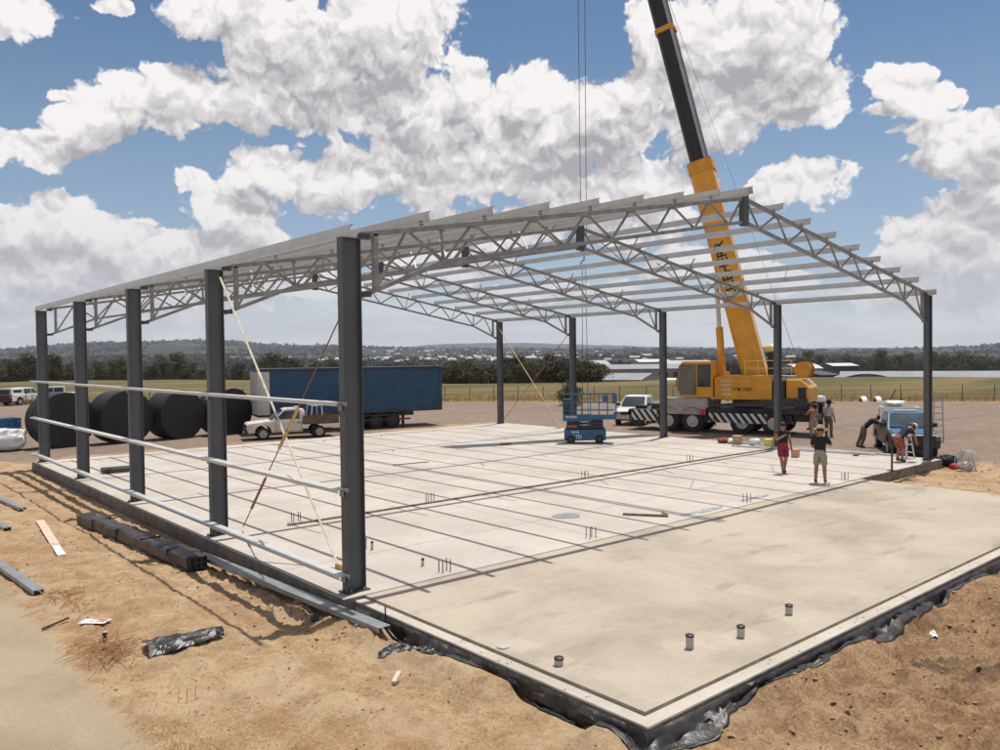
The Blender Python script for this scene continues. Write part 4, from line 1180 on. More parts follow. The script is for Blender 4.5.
# ------------------------------------------------------------------ curtain-sided trailer
tr = thing('curtain_trailer', 'long blue curtain sided trailer parked at the far side of the yard', 'trailer', (12.3, 31.6, -.3), math.atan2(-2.75, 10.9))
L_ = 11.35
cur = MB(); n = 84; v = []; 
for sy in (0, 2.48):
    for zz in (1.12, 3.62):
        for i in range(n+1): v.append((.25+(L_-.4)*i/n, sy + (-.018 if sy == 0 else .018)*(1 if i % 2 else -.3), zz))
f = []
for s_ in (0, 1):
    o_ = s_*2*(n+1)
    for i in range(n): f.append((o_+i, o_+i+1, o_+n+1+i+1, o_+n+1+i))
cur.add(v, f); cu = cur.build('curtain', M['curtain'], tr, recalc=False)
cu.modifiers.new('s', 'SOLIDIFY').thickness = .01
MB().box(0.0, L_, -.04, 2.52, 3.62, 3.80).build('roof', M['shed_dark'], tr, bevel=.02)
MB().box(0.0, L_, -.03, 2.51, 1.0, 1.14).build('deck', M['chassis'], tr)
MB().box(L_-.16, L_, -.03, 2.51, 1.141, 3.619).build('rear_frame', M['curtain'], tr)
fd = MB().box(-.02, .10, .02, 2.46, 1.141, 3.619).build('door_panel', M['dirty_white'], tr)
rb = MB()
for i in range(5): rb.tube((-.05, .3+i*.47, 1.15), (-.05, .3+i*.47, 3.6), .035, n=8)
for zz in (1.4, 2.2): 
    for i in range(5): rb.box(-.09, -.02, .24+i*.47, .40+i*.47, zz, zz+.05)
rb.build('lock_rod', M['cloth_white'], fd)
cpn = MB().box(.1, .62, -.05, -.02, 1.141, 3.619).build('corner_panel', M['dirty_white'], tr)
for q in (.12, .30, .48): MB().box(q, q+.05, -.085, -.051, 1.15, 3.6).build('rib', M['cloth_white'], cpn)
un = MB().box(5.2, 9.6, .5, 2.0, .72, .98); un.box(6.0, 6.2, -.01, .03, .55, .95); un.box(6.2, 9.2, 0.0, .03, .50, .60); un.box(6.2, 9.2, 0.0, .03, .80, .87)
un.build('underframe', M['chassis'], tr)
for xx in (5.9, 7.0, 8.1):
    for sy in (.32, 2.16): wheel_part(tr, (xx, sy, .48), .48, .5, M['chassis'], .5)
lg = MB()
for sy in (.35, 2.1): lg.box(8.75, 8.90, sy-.07, sy+.07, .03, .98); lg.box(8.65, 9.0, sy-.15, sy+.15, 0, .03)
for sy in (.35, 2.1): lg.box(1.9, 2.05, sy-.07, sy+.07, .03, .98)
lg.build('landing_leg', M['chassis'], tr)

# ------------------------------------------------------------------ black round tanks on their sides
for i, (x_, y_, r_, l_) in enumerate(((2.55, 33.4, 1.38, 'black round tank on its side, leftmost of the row by the pallets'), (5.35, 33.1, 1.38, 'black round tank on its side, second from the left end of the row'),
                              (8.25, 33.3, 1.33, 'black round tank on its side, third from the left end of the row'), (11.15, 33.5, 1.33, 'black round tank on its side, closest to the blue trailer'))):
    t = thing('black_tank', l_, 'tank', (x_, y_, -.3+r_), 0, 'black round tanks lying in a row')
    ang = R(10+3*i)     # face turned towards the slab
    m_ = Matrix.Rotation(ang, 4, 'Z') @ Matrix.Rotation(PI/2, 4, 'X')
    MB().lathe([(.02, 0), (r_*.97, 0.0), (r_, .03), (r_, .25), (r_*.985, .27), (r_*.985, .33), (r_, .35), (r_, .85), (r_*.985, .87), (r_*.985, .93), (r_, .95), (r_, 1.45), (r_*.96, 1.5), (.02, 1.62)], 64, m_ @ Matrix.Translation((0, 0, -1.0))).build('shell', M['poly_black'], t, smooth=True)
    MB().lathe([(r_*.99, 0), (r_*1.03, .01), (r_*1.03, .09), (r_*.99, .10)], 64, m_ @ Matrix.Translation((0, 0, .555))).build('rim_band', M['poly_black'], t, smooth=True)
    ck_ = MB().box(-.9, .9, -.10, .10, -r_, -r_+.06)
    ck_.build('chock', M['timber'], t)

# pallets and bulk bag at far left
t = thing('blue_pallets', 'stack of blue pallets by the leftmost black tank', 'pallet stack', (.0, 35.3, -.3), .15)
for i in range(9):
    z0 = i*.17; p = MB()
    for q in range(6): p.box(-.9+q*.32, -.9+q*.32+.22, -.6, .6, z0+.13, z0+.155)
    for q in (-.55, 0, .5): p.box(-.9, .92, q-.05, q+.05, z0+.002, z0+.128)
    p.build('pallet', M['lift_blue'] if i % 2 == 0 else M['blue_paint'], t)
t2 = copy_tree(t, loc=(-2.3, 35.9, -.3), rz=.0, label='stack of blue pallets cut by the left edge of the photo')
bag('bulk_bag', .15, 33.5, .85, 1.05, 'white_plastic', 'full white bulk bag in front of the blue pallets', 'bulk bag', 21, z=-.3, sx=1.0)

# ------------------------------------------------------------------ loose things on the dirt
def g_at(x, y): return hz(x, y)
# bundle wrapped in black
A_ = Vector((-1.72, 10.7, 0)); B_ = Vector((-1.22, 4.15, 0))
t = thing('wrapped_bundle', 'long bundle of black square tubes wrapped in plastic on the dirt', 'tube bundle', (A_.x, A_.y, g_at(-1.5, 7.5)+.02), math.atan2((B_-A_).y, (B_-A_).x))
Lb = (B_-A_).length; b = MB(); n = 60; prof = [(-.205,0),(.205,0),(.22,.04),(.215,.24),(.17,.285),(-.16,.28),(-.215,.235),(-.22,.04)]; v = []; f = []
for i in range(n+1):
    for j, (py, pz) in enumerate(prof):
        k = 1 + .22*float(fbm(np.array([i*.35]), np.array([j*1.7]), 2, 9)[0]) - (.012 if i % 12 == 0 else 0)
        v.append((Lb*i/n, py*k, pz*(k if pz > .01 else 1)))
m_ = len(prof)
for i in range(n):
    for j in range(m_): f.append((i*m_+j, i*m_+(j+1) % m_, (i+1)*m_+(j+1) % m_, (i+1)*m_+j))
f += [tuple(range(m_)), tuple(range((n+1)*m_-1, n*m_-1, -1))]
b.add(v, f).build('wrapping', M['bundle'], t)
for iy in range(3):
    for iz in range(2):
        y0 = -.185+iy*.125; z0 = .012+iz*.125; q = MB()
        q.box(Lb-.1, Lb+.07, y0, y0+.012, z0, z0+.118); q.box(Lb-.1, Lb+.07, y0+.106, y0+.118, z0, z0+.118)
        q.box(Lb-.1, Lb+.07, y0+.012, y0+.106, z0, z0+.012); q.box(Lb-.1, Lb+.07, y0+.012, y0+.106, z0+.106, z0+.118)
        q.build('tube_end', M['chassis'], t)
for xx in (1.1, 2.7, 4.2, 5.6):
    MB().box(xx, xx+.02, -.226, .226, .0, .290).build('binding_strap', M['black'], t)
def channel_on_ground(a, b_, w, h, label, m='galv_dull', lift_=.02, name='steel_channel'):
    za, zb = g_at(*a)+lift_, g_at(*b_)+lift_
    A = Vector((a[0], a[1], za+h/2)); B2 = Vector((b_[0], b_[1], zb+h/2)); d = (B2-A).normalized(); s_ = d.cross(Vector((0,0,1))).normalized()
    o = MB().bar(A, B2, w, .006); m1 = MB()
    m1.bar(A+Vector((0,0,h/2)), B2+Vector((0,0,h/2)), w, .008)
    for sg in (-1, 1): m1.bar(A+s_*sg*(w/2-.004), B2+s_*sg*(w/2-.004), .008, h-.01)
    return tag(m1.build(name, M[m]), label, 'steel channel')
o = channel_on_ground((-.90, 4.85), (-.50, -1.75), .22, .08, 'long grey steel channel lying on dirt against the slab edge', lift_=.13)
channel_on_ground((-4.45, 9.6), (-4.08, 4.05), .17, .08, 'grey steel channel lying beside the smooth concrete track')
channel_on_ground((-3.75, 13.5), (-3.45, 11.0), .17, .08, 'short grey channel end entering at the left side of the dirt')
channel_on_ground((-3.1, 19.2), (-2.66, 13.6), .16, .08, 'grey channel lying farthest back on the dirt at left')
t = thing('plank_pair', 'pale pink plank with a white end lying on the dirt', 'plank', (-2.64, 11.5, g_at(-2.8, 9)+.03), math.atan2(-4.5, -.45))
MB().box(0, 3.4, -.09, .09, 0, .04).build('plank', M['pale_wood'], t); MB().box(3.42, 4.6, -.08, .08, 0, .035).build('white_board', M['white'], t)
# black plastic sheet scrap
def sheet(name, cx, cy, rz, w, d, m, label, cat, amp=.05, seed=1, taper=.55, nx_=26, ny_=14, hgt=.06):
    v = []; f = []
    for j in range(ny_+1):
        for i in range(nx_+1):
            u = i/nx_-.5; q = j/ny_-.5
            wob = float(fbm(np.array([u*9+seed]), np.array([q*7]), 3, seed)[0])
            ed = 1-taper*(u+.5)
            x_ = u*w + .05*wob; y_ = q*d*ed + .06*w*wob + .10*w*u
            v.append((x_, y_, hgt*(1-(2*q)**2) + amp*abs(wob)*1.6 + .01))
    for j in range(ny_):
        for i in range(nx_):
            a = j*(nx_+1)+i; f.append((a, a+1, a+nx_+2, a+nx_+1))
    o = MB().add(v, f).build(name, M[m], loc=(cx, cy, g_at(cx, cy)+.01), rz=rz, recalc=False)
    o.modifiers.new('s', 'SOLIDIFY').thickness = .004
    return tag(o, label, cat)
sheet('plastic_sheet', -2.98, -.22, R(-8), 1.10, .70, 'film', 'torn shiny black plastic sheet lying on the dirt', 'plastic sheet', .035, 5, .62, hgt=.10)
sheet('paper_scrap', -3.74, 1.62, R(-50), .42, .24, 'white', 'white paper scrap with a red print on the dirt', 'paper', .012, 2, .1, 10, 6, .01)
o = MB().box(-.13, .13, -.07, .07, 0, .003).build('paper_scrap', M['red'], loc=(-3.70, 1.60, g_at(-3.7, 1.6)+.045), rz=R(-50)); tag(o, 'orange red card lying on the white paper scrap', 'paper')
sheet('plastic_scrap', -.55, -2.6, R(-60), .9, .5, 'film', 'flat dark plastic flap beside the end of the long channel', 'plastic sheet', .05, 8, .3, hgt=.05)
sheet('plastic_scrap', 5.6, -7.35, R(20), .28, .12, 'white_plastic', 'small white plastic scrap below the ledge at the front', 'plastic scrap', .03, 9, .3, 8, 6, .03)
# rusty rod pile
rod = MB()
for i in range(110):
    cx_, cy_ = random.gauss(-3.95, .16), random.gauss(.25, .38); a_ = random.gauss(R(48), .55) ; l_ = random.uniform(.3, .75)
    z0 = g_at(cx_, cy_)
    rod.tube((cx_-math.cos(a_)*l_/2, cy_-math.sin(a_)*l_/2, z0+random.uniform(.01, .09)), (cx_+math.cos(a_)*l_/2, cy_+math.sin(a_)*l_/2, z0+random.uniform(.01, .14)), .0042, n=4)
tag(rod.build('rusty_rods', M['rod'], recalc=False), 'tangled pile of thin rusty wire rods on the dirt', None, None, 'stuff')
rod = MB()
for i in range(70):
    cx_, cy_ = random.gauss(-3.75, .18), random.gauss(3.4, .6); a_ = random.gauss(R(70), .6); l_ = random.uniform(.2, .6); z0 = g_at(cx_, cy_)
    rod.tube((cx_-math.cos(a_)*l_/2, cy_-math.sin(a_)*l_/2, z0+.01), (cx_+math.cos(a_)*l_/2, cy_+math.sin(a_)*l_/2, z0+random.uniform(.01, .06)), .004, n=4)
tag(rod.build('fallen_twigs', M['rod'], recalc=False), 'scattered brown twigs on the dirt near the track', None, None, 'stuff')
t = thing('wire_pegs', 'three thin rusty wire pegs standing in the dirt at the front', 'wire pegs', (-3.76, -2.21, g_at(-3.76, -2.21)))
for i in range(3): MB().tube((i*.09, -i*.03, -.05), (i*.09+.01, -i*.03, .17), .004, n=5).build('peg', M['rod'], t)
t = thing('drink_can', 'small black can standing at the edge of the rusty rods', 'can', (-3.83, .75, g_at(-3.83, .75)))
MB().lathe([(.033, 0), (.038, .01), (.038, .12), (.030, .13), (.001, .13)], 14).build('can_body', M['black'], t, smooth=True)
MB().lathe([(.031, 0), (.031, .006), (.001, .006)], 14).build('can_lid', M['galv'], t, loc=(0, 0, .131))
tag(MB().tube((0,0,0), (.42, .22, .03), .018, n=6).build('metal_rod', M['chassis'], loc=(-4.45, 1.85, g_at(-4.4, 1.9)+.03)), 'short dark rod lying where dirt meets the smooth track', 'rod')
tag(MB().bar((0,0,.03), (.22, .20, .05), .06, .04).build('wood_offcut', M['pale_wood'], loc=(-1.45, -3.45, g_at(-1.45, -3.45)+.01)), 'small pale wood offcut on the dirt in front of the plastic', 'wood')
o = thing('tape_roll', 'small dark roll lying in the shadow near the nearest column', 'roll', (-.95, -.35, g_at(-.95, -.35)+.05))
MB().lathe([(.03, -.04), (.06, -.04), (.06, .04), (.03, .04)], 18, Matrix.Rotation(R(70), 4, 'X')).build('roll_body', M['black'], o)
MB().lathe([(.012, -.03), (.029, -.03), (.029, .03), (.012, .03)], 14, Matrix.Rotation(R(70), 4, 'X')).build('core', M['cardboard'], o)
sheet('orange_tape', -.72, .55, R(-70), .30, .05, 'red', 'orange tape scrap on dirt beside the long channel', 'tape', .02, 4, .1, 10, 3, .02)

# clods, stones: loose rubble
def rocks(name, spots, m, label):
    zz_ = height(np.array([q[0] for q in spots]), np.array([q[1] for q in spots]))
    V = []; F = []; base = [(0,0,1),(.9,0,.25),(.28,.85,.25),(-.72,.53,.25),(-.72,-.53,.25),(.28,-.85,.25),(0,0,-.6)]
    for (x_, y_, s_), z0 in zip(spots, zz_):
        n = len(V); a_ = random.random()*6.3; ca, sa = math.cos(a_), math.sin(a_); ex, ey, ez = random.uniform(.7, 1.4), random.uniform(.6, 1.1), random.uniform(.4, .9)
        for p in base:
            q = random.uniform(.75, 1.25); X1, Y1 = p[0]*ex*q, p[1]*ey*q
            V.append((x_+s_*(X1*ca-Y1*sa), y_+s_*(X1*sa+Y1*ca), z0+s_*p[2]*ez*q))
        F += [(n, n+1+i, n+1+(i+1) % 5) for i in range(5)] + [(n+6, n+1+(i+1) % 5, n+1+i) for i in range(5)]
    return tag(MB().add(V, F).build(name, m, recalc=False), label, None, None, 'stuff')
sp_ = []
for i in range(2600): sp_.append((random.uniform(-4.3, -.6), random.uniform(-7, 20), random.choice((.006, .008, .011, .016, .024))*random.uniform(.7, 1.3)))
for i in range(5200):
    x_ = random.uniform(-2.5, 16); sp_.append((x_, random.uniform(-12.5, -6.8), random.choice((.006, .008, .012, .018, .028, .04))*random.uniform(.6, 1.3)))
for i in range(300): sp_.append((random.gauss(-1.1, .5), random.uniform(-2, 9), random.uniform(.015, .045)))
for i in range(260): sp_.append((random.uniform(18.8, 27), random.uniform(-6, 0), random.uniform(.02, .06)))
M['clod'] = mat('clod', (.34,.21,.115), .95, 0, .35, 2)
rocks('rubble', [s for s in sp_ if not (-.45 < s[0] < 24.9 and -6.8 < s[1] < 24.8 and not (s[0] > 18.6 and s[1] < -.4))], M['clod'], 'loose dirt clods and small stones')

sp_ = [(random.gauss(-1.25, .45), random.uniform(-1.5, 8), random.choice((.010, .016, .026))*random.uniform(.7, 1.3)) for _ in range(170)]
sp_ += [(random.uniform(-4, -1), random.uniform(-5, 9), random.choice((.008, .012, .018))) for _ in range(160)]
M['chip'] = mat('dark_chip', (.06,.04,.028), .9, 0, .4, 4)
rocks('debris', [s for s in sp_ if s[0] < -.5], M['chip'], 'dark bark chips and debris strewn on the dirt by the slab')
# dry grass tufts
def blades(name, spots, hmin, hmax, m, label, w=.006):
    V = []; F = []; zz_ = height(np.array([q[0] for q in spots]), np.array([q[1] for q in spots]))
    for (x_, y_), z0 in zip(spots, zz_):
        h = random.uniform(hmin, hmax); a_ = random.random()*6.3; l = random.uniform(0, .6)*h; n = len(V)
        dx, dy = math.cos(a_), math.sin(a_)
        V += [(x_-dy*w, y_+dx*w, z0-.01), (x_+dy*w, y_-dx*w, z0-.01), (x_+dx*l*.4+dy*w*.6, y_+dy*l*.4-dx*w*.6, z0+h*.6), (x_+dx*l, y_+dy*l, z0+h)]
        F += [(n, n+1, n+2), (n, n+2, n+3)]
    return tag(MB().add(V, F).build(name, m, recalc=False), label, None, None, 'stuff')
sp_ = [(random.gauss(-4.15, .16), random.gauss(-3.2, .5)) for _ in range(900)] + [(random.gauss(-3.5, .4), random.gauss(-4.0, .25)) for _ in range(260)]
sp_ += [(random.uniform(-2, 14), random.uniform(-12, -8)) for _ in range(160)]
blades('dry_grass', sp_, .012, .055, M['straw_grass'], 'short dry straw at the edge of the dirt', .0028)
# tall straw along the paddock edge
def fence_pt(s_):
    """s_ metres along the fence from its corner (40.7, 51): positive to the right"""
    return (40.7+.598*s_, 51-.80*s_) if s_ >= 0 else (40.7+.725*s_, 51-.689*s_)
sp_ = []
for _ in range(9000):
    s_ = random.uniform(-75, 62); p = fence_pt(s_); o_ = random.expovariate(1/1.1); nx0 = (.80, .598) if s_ >= 0 else (.689, .725)
    sp_.append((p[0]+nx0[0]*o_, p[1]+nx0[1]*o_))
for _ in range(6000):
    x_, y_ = random.uniform(1, 12), random.uniform(84, 96); sp_.append((x_, y_))
blades('tall_dry_grass', sp_, .25, .85, M['straw_grass'], 'tall golden dry grass along the paddock fence', .02)

# ------------------------------------------------------------------ coil, bags right of the slab
t = thing('wire_coil', 'loose coil of silvery wire lying on dirt beside the slab corner', 'wire coil', (24.35, -1.35, g_at(24.3, -1.3)))
b = MB()
for k in range(26):
    r_ = random.uniform(.26, .42); ax = random.gauss(0, .35); az_ = random.gauss(1.0, .5)
    m_ = Matrix.Translation((random.gauss(0, .03), random.gauss(0, .03), .40)) @ Matrix.Rotation(az_, 4, 'Z') @ Matrix.Rotation(PI/2+ax, 4, 'X')
    b.path([m_ @ Vector((r_*math.cos(a), r_*math.sin(a), 0)) for a in np.linspace(0, 2*PI, 22)], .008, 4)
b.build('coil', M['galv'], t)
for i in range(3):
    m_ = Matrix.Translation((0, 0, .38)) @ Matrix.Rotation(i*2.1, 4, 'Z')
    MB().path([m_ @ Vector((.34+.05*math.cos(a), 0, .05*math.sin(a)*3)) for a in np.linspace(0, 2*PI, 12)], .008, 4).build('tie', M['white'], t)
bag('tool_bag', 25.35, -.35, .34, .40, 'cloth_navy', 'navy tool bag on the dirt beside the slab corner', 'bag', 31, z=g_at(25.3, -.3))
bag('plastic_bag', 25.2, -.95, .26, .24, 'white_plastic', 'white bag on the dirt between the tool bag and the coil', 'bag', 33, z=g_at(25.2, -.9))
bag('cloth_bag', 24.95, -.72, .16, .2, 'red', 'small red bag beside the navy tool bag', 'bag', 36, z=g_at(24.95, -.7))
def lad(name, loc, rz, h, w, m, label, rungs):
    t = thing(name, label, 'ladder', loc, rz)
    for sg in (1, -1):
        s_ = MB()
        for sy in (-1, 1): s_.bar((sg*.04, sy*w*.36, h), (sg*h*.19, sy*w/2, 0), .05, .03)
        s_.build('side_rail', M[m], t)
        for i in range(rungs):
            q = (i+.7)/(rungs+.3); hw = w*(.36+.14*(1-q))
            MB().bar((sg*(.04+(h*.19-.04)*(1-q)), -hw, h*q), (sg*(.04+(h*.19-.04)*(1-q)), hw, h*q), .06, .025).build('rung', M[m], t)
    MB().box(-.09, .09, -w*.38, w*.38, h, h+.03).build('top_step', M[m], t)
    return t
lad('tall_ladder', (33.9, 3.2, -.3), R(20), 2.4, .45, 'alu', 'tall silver stepladder standing in the yard behind the corner column', 8)
lad('step_stool', (24.35, .75, 0), R(150), 1.0, .42, 'white', 'low white stepladder beside the bending man', 3)

# tyres half buried at the paddock edge
for i, (s_, l_) in enumerate(((38.2, 'white painted half buried tyre, left one of the pair'), (39.7, 'white painted half buried tyre, right one of the pair'))):
    p = ((62.85, 20.2), (63.5, 19.25))[i]
    t = thing('half_tyre', l_, 'tyre', (p[0], p[1], -.62), R(37), 'half buried tyres at the paddock edge')
    m_ = Matrix.Rotation(PI/2, 4, 'X')
    MB().lathe([(.42, -.22), (.68, -.24), (.78, -.16), (.80, 0), (.78, .16), (.68, .24), (.42, .22), (.40, 0), (.42, -.22)], 36, m_).build('tyre', M['white'], t, smooth=True)
    MB().lathe([(.30, -.23), (.62, -.255), (.60, -.262), (.30, -.24)], 36, m_).build('inner_wall', M['tyre'], t, smooth=True)

t = thing('white_drum', 'round white plastic tank in the yard behind the shirtless man', 'tank', (56.0, 20.6, -.3))
MB().lathe([(.36, 0), (.42, .08), (.42, .62), (.34, .74), (.12, .78), (.001, .78)], 22).build('shell', M['white_plastic'], t, smooth=True)
MB().lathe([(.12, .781), (.12, .84), (.001, .84)], 14).build('lid', M['white'], t)
# ------------------------------------------------------------------ fence
fen = thing('wire_fence', 'low wire fence on dark posts between the yard and the paddock', 'fence', (40.7, 51, -.3))
pp = MB().tube((0,0,0), (0,0,1.45), .035, n=6)
pst = None
line = []
s_ = -72
while s_ < 64:
    line.append(s_); s_ += 2.45 if s_ > -20 else 3.2
for i, s_ in enumerate(line):
    q = fence_pt(s_); lz = hz(q[0], q[1])+.3
    if pst is None: pst = pp.build('fence_post', M['post'], fen); o = pst
    else: o = pst.copy(); col.objects.link(o); o.parent = fen
    o.location = (q[0]-40.7, q[1]-51, lz); o.rotation_euler = (random.gauss(0, .02), random.gauss(0, .02), 0)
for zz in (.25, .6, .95, 1.38):
    w_ = MB(); w_.path([(fence_pt(s_)[0]-40.7, fence_pt(s_)[1]-51, zz) for s_ in line], .008, 4); w_.build('wire', M['post'], fen)
tag(MB().bar((0,0,0), (.35,-.45,1.15), .09).build('leaning_post', M['bark'], loc=(64.2, 18.6, -.35)), 'leaning dark post at the paddock edge right of the tyres', 'post')

# ------------------------------------------------------------------ people
def sk(name, pts, edges, root, m, parent, sub=1, loc=None):
    me = bpy.data.meshes.new(name); me.from_pydata([p[0] for p in pts], edges, [])
    o = bpy.data.objects.new(name, me); col.objects.link(o)
    if parent: o.parent = parent
    me.materials.append(m)
    md = o.modifiers.new('skin', 'SKIN'); md.use_smooth_shade = True
    if not me.skin_vertices: me.skin_vertices.new()
    for i, p in enumerate(pts):
        r_ = p[1]; me.skin_vertices[0].data[i].radius = (r_, r_) if not isinstance(r_, tuple) else r_
        me.skin_vertices[0].data[i].use_root = (i == root)
    s_ = o.modifiers.new('sub', 'SUBSURF'); s_.levels = sub; s_.render_levels = sub
    return o
def limb(b, p0, p1, a0, a1, sq=1.0, n=18, end=.35):
    """closed tapered tube with an oval section: wide along the body's left-right, sq = depth / width"""
    p0 = Vector(p0); p1 = Vector(p1); d = (p1-p0); L = d.length; d.normalize()
    lat = Vector((0, 1, 0)); lat = (lat - d*lat.dot(d))
    lat = lat.normalized() if lat.length > .3 else d.cross(Vector((1,0,0))).normalized()
    fr = lat.cross(d).normalized(); v = []; f = []
    st = [(-end*a0*.9, .35), (-end*a0*.6, .75), (0, 1), (L*.33, 1), (L*.66, 1), (L, 1), (L+end*a1*.6, .75), (L+end*a1*.9, .35)]
    for t, k in st:
        a = (a0+(a1-a0)*min(1, max(0, t/L)))*k
        for i in range(n):
            th = 2*PI*i/n; v.append(p0+d*t+lat*a*math.cos(th)+fr*a*sq*math.sin(th))
    for j in range(len(st)-1):
        for i in range(n): f.append((j*n+i, j*n+(i+1) % n, (j+1)*n+(i+1) % n, (j+1)*n+i))
    f += [tuple(range(n-1, -1, -1)), tuple(range((len(st)-1)*n, len(st)*n))]
    b.add(v, f)
def cloth_obj(name, b, m, parent):
    o = b.build(name, m, parent, smooth=True)
    r_ = o.modifiers.new('union', 'REMESH'); r_.mode = 'VOXEL'; r_.voxel_size = .016; r_.use_smooth_shade = True
    s_ = o.modifiers.new('soft', 'SMOOTH'); s_.iterations = 3; s_.factor = .5
    return o
def person(label, loc, rz, J, top=None, topm=None, bottomm=None, legs='short', hat=None, skin='skin', boots='boot', hair=True, scale=1.0, sleeve=.5):
    """J: joints in local metres, X = the way the person faces, Y = left"""
    t = thing('person', label, 'person', loc, rz); t.scale = (scale*.96,)*3
    P = {}; pts = []; ed = []
    def V_(n, r_): P[n] = len(pts); pts.append((J[n] if isinstance(n, str) else n, r_))
    def add(n, co, r_): P[n] = len(pts); pts.append((tuple(co), r_))
    def E_(*ns):
        for a, b_ in zip(ns, ns[1:]): ed.append((P[a], P[b_]))
    v = {k: Vector(q) for k, q in J.items()}
    PB = .10 if topm else .145; add('pelvis', v['pelvis'], .12 if topm else .145); add('waist', v['pelvis'].lerp(v['chest'], .45), PB); add('chest', v['chest'], .11 if topm else .165)
    add('neck', v['neck'], .066); 
    hd = (v['head']-v['neck']).normalized()
    add('jaw', v['head']-hd*.035, .082); add('crown', v['head']+hd*.075, .100)
    E_('pelvis', 'waist', 'chest', 'neck', 'jaw', 'crown')
    # nose gives the head its front
    fx = v['face'].normalized()
    add('nose', v['head']+fx*.105-hd*.01, .014); E_('jaw', 'nose')
    for s_ in ('L', 'R'):
        sh, el, wr = v['sh'+s_], v['el'+s_], v['wr'+s_]
        add('sh'+s_, sh, .052 if topm else .078); add('el'+s_, el, .054); add('wr'+s_, wr, .036)
        hand = (wr-el).normalized(); palm = wr+hand*.07
        add('palm'+s_, palm, .034)
        E_('chest', 'sh'+s_, 'el'+s_, 'wr'+s_, 'palm'+s_)
        side = hand.cross(Vector((0,0,1)))
        side = side.normalized() if side.length > .1 else Vector((0,1,0))
        curl = side.cross(hand).normalized()
        for k in range(4):
            L_ = (.062, .074, .070, .055)[k]; o_ = side*(.030-.020*k)
            add(f'f{s_}{k}a', palm+o_+hand*(.03+L_*.5), .010); add(f'f{s_}{k}b', palm+o_+hand*(.03+L_*.9)-curl*L_*.5, .008)
            E_('palm'+s_, f'f{s_}{k}a', f'f{s_}{k}b')
        add(f't{s_}a', palm+side*.045-hand*.005, .011); add(f't{s_}b', palm+side*.062+hand*.03, .009)
        E_('palm'+s_, f't{s_}a', f't{s_}b')
        hp, kn, an = v['hp'+s_], v['kn'+s_], v['an'+s_]
        add('hp'+s_, hp, .105); add('kn'+s_, kn, .068); add('cf'+s_, kn.lerp(an, .35), .068); add('an'+s_, an, .044)
        ft = v.get('toe'+s_, an+Vector((.17, 0, -.05)))
        add('hl'+s_, an+Vector((-.03, 0, -.05)), .034); add('toe'+s_, ft, .032)
        E_('pelvis', 'hp'+s_, 'kn'+s_, 'cf'+s_, 'an'+s_, 'toe'+s_); E_('an'+s_, 'hl'+s_)
    body = sk('body', pts, ed, 0, M[skin], t)
    # clothes as shells that follow the same joints
    def shell(name, ch, m, radd, r0):
        ps = []; es = []; idx = {}
        for chain in ch:
            for q in chain:
                if q[0] not in idx: idx[q[0]] = len(ps); ps.append((tuple(q[1]), q[2]))
            for a, b_ in zip(chain, chain[1:]): es.append((idx[a[0]], idx[b_[0]]))
        return sk(name, ps, es, idx[r0], m, t)
    pel, che, nek = v['pelvis'], v['chest'], v['neck']; sp_d = (che-pel).normalized()
    if topm:
        b = MB()
        limb(b, pel-sp_d*.09, pel.lerp(che, .55), .178, .168, .70, end=.12)
        limb(b, pel.lerp(che, .45), che+(nek-che)*.18, .168, .192, .64)
        limb(b, che, nek.lerp(che, .16), .178, .092, .74)
        for s_ in ('L', 'R'):
            sh, el = v['sh'+s_], v['el'+s_]
            limb(b, che.lerp(sh, .15)+Vector((0,0,.03)), sh+Vector((0,0,.005)), .098, .084, .95)
            limb(b, sh, sh.lerp(el, sleeve), .080, .076, .95, end=.10)
        cloth_obj('shirt', b, M[topm], t)
    if bottomm:
        b = MB(); k = .82 if legs == 'short' else .98
        limb(b, pel-sp_d*.10, pel+sp_d*.10, .180, .168, .74, end=.12)
        for s_ in ('L', 'R'):
            hp_, kn, an = v['hp'+s_], v['kn'+s_], v['an'+s_]
            limb(b, hp_, hp_.lerp(kn, k), .105, .102 if legs == 'short' else .080, 1.0, end=.08)
            if legs == 'long': limb(b, kn, kn.lerp(an, .95), .080, .072, 1.0, end=.08)
        cloth_obj('shorts' if legs == 'short' else 'trousers', b, M[bottomm], t)
    for s_ in ('L', 'R'):
        an = v['an'+s_]; ft = v.get('toe'+s_, an+Vector((.17, 0, -.05)))
        sk('boot', [(tuple(an+Vector((0,0,.06))), .048), (tuple(an+Vector((0,0,-.02))), .048), (tuple(ft.lerp(an, .35)), .046), (tuple(ft+Vector((.02,0,0))), .038), (tuple(an+Vector((-.035, 0, -.045))), .040)],
           [(0,1), (1,2), (2,3), (1,4)], 1, M[boots], t)
    # head detail
    hc = v['head']+hd*.03
    q = hd.to_track_quat('Z', 'Y').to_matrix().to_4x4(); mm = Matrix.Translation(hc) @ q
    if hair:
        hb = MB(); vv = []; ff = []; n, k = 18, 8
        for j in range(k+1):
            ph = (j/k)*R(100)
            for i in range(n):
                a_ = 2*PI*i/n; d_ = Vector((math.sin(ph)*math.cos(a_), math.sin(ph)*math.sin(a_), math.cos(ph)))
                vv.append(hc + hd*.028 + Vector((0,0,0)) + (q.to_3x3() @ d_)*.112 - fx*.022)
        for j in range(k):
            for i in range(n): ff.append((j*n+i, j*n+(i+1) % n, (j+1)*n+(i+1) % n, (j+1)*n+i))
        hb.add(vv, ff).build('hair', M['hair'], t, smooth=True)
    lat = hd.cross(fx).normalized()
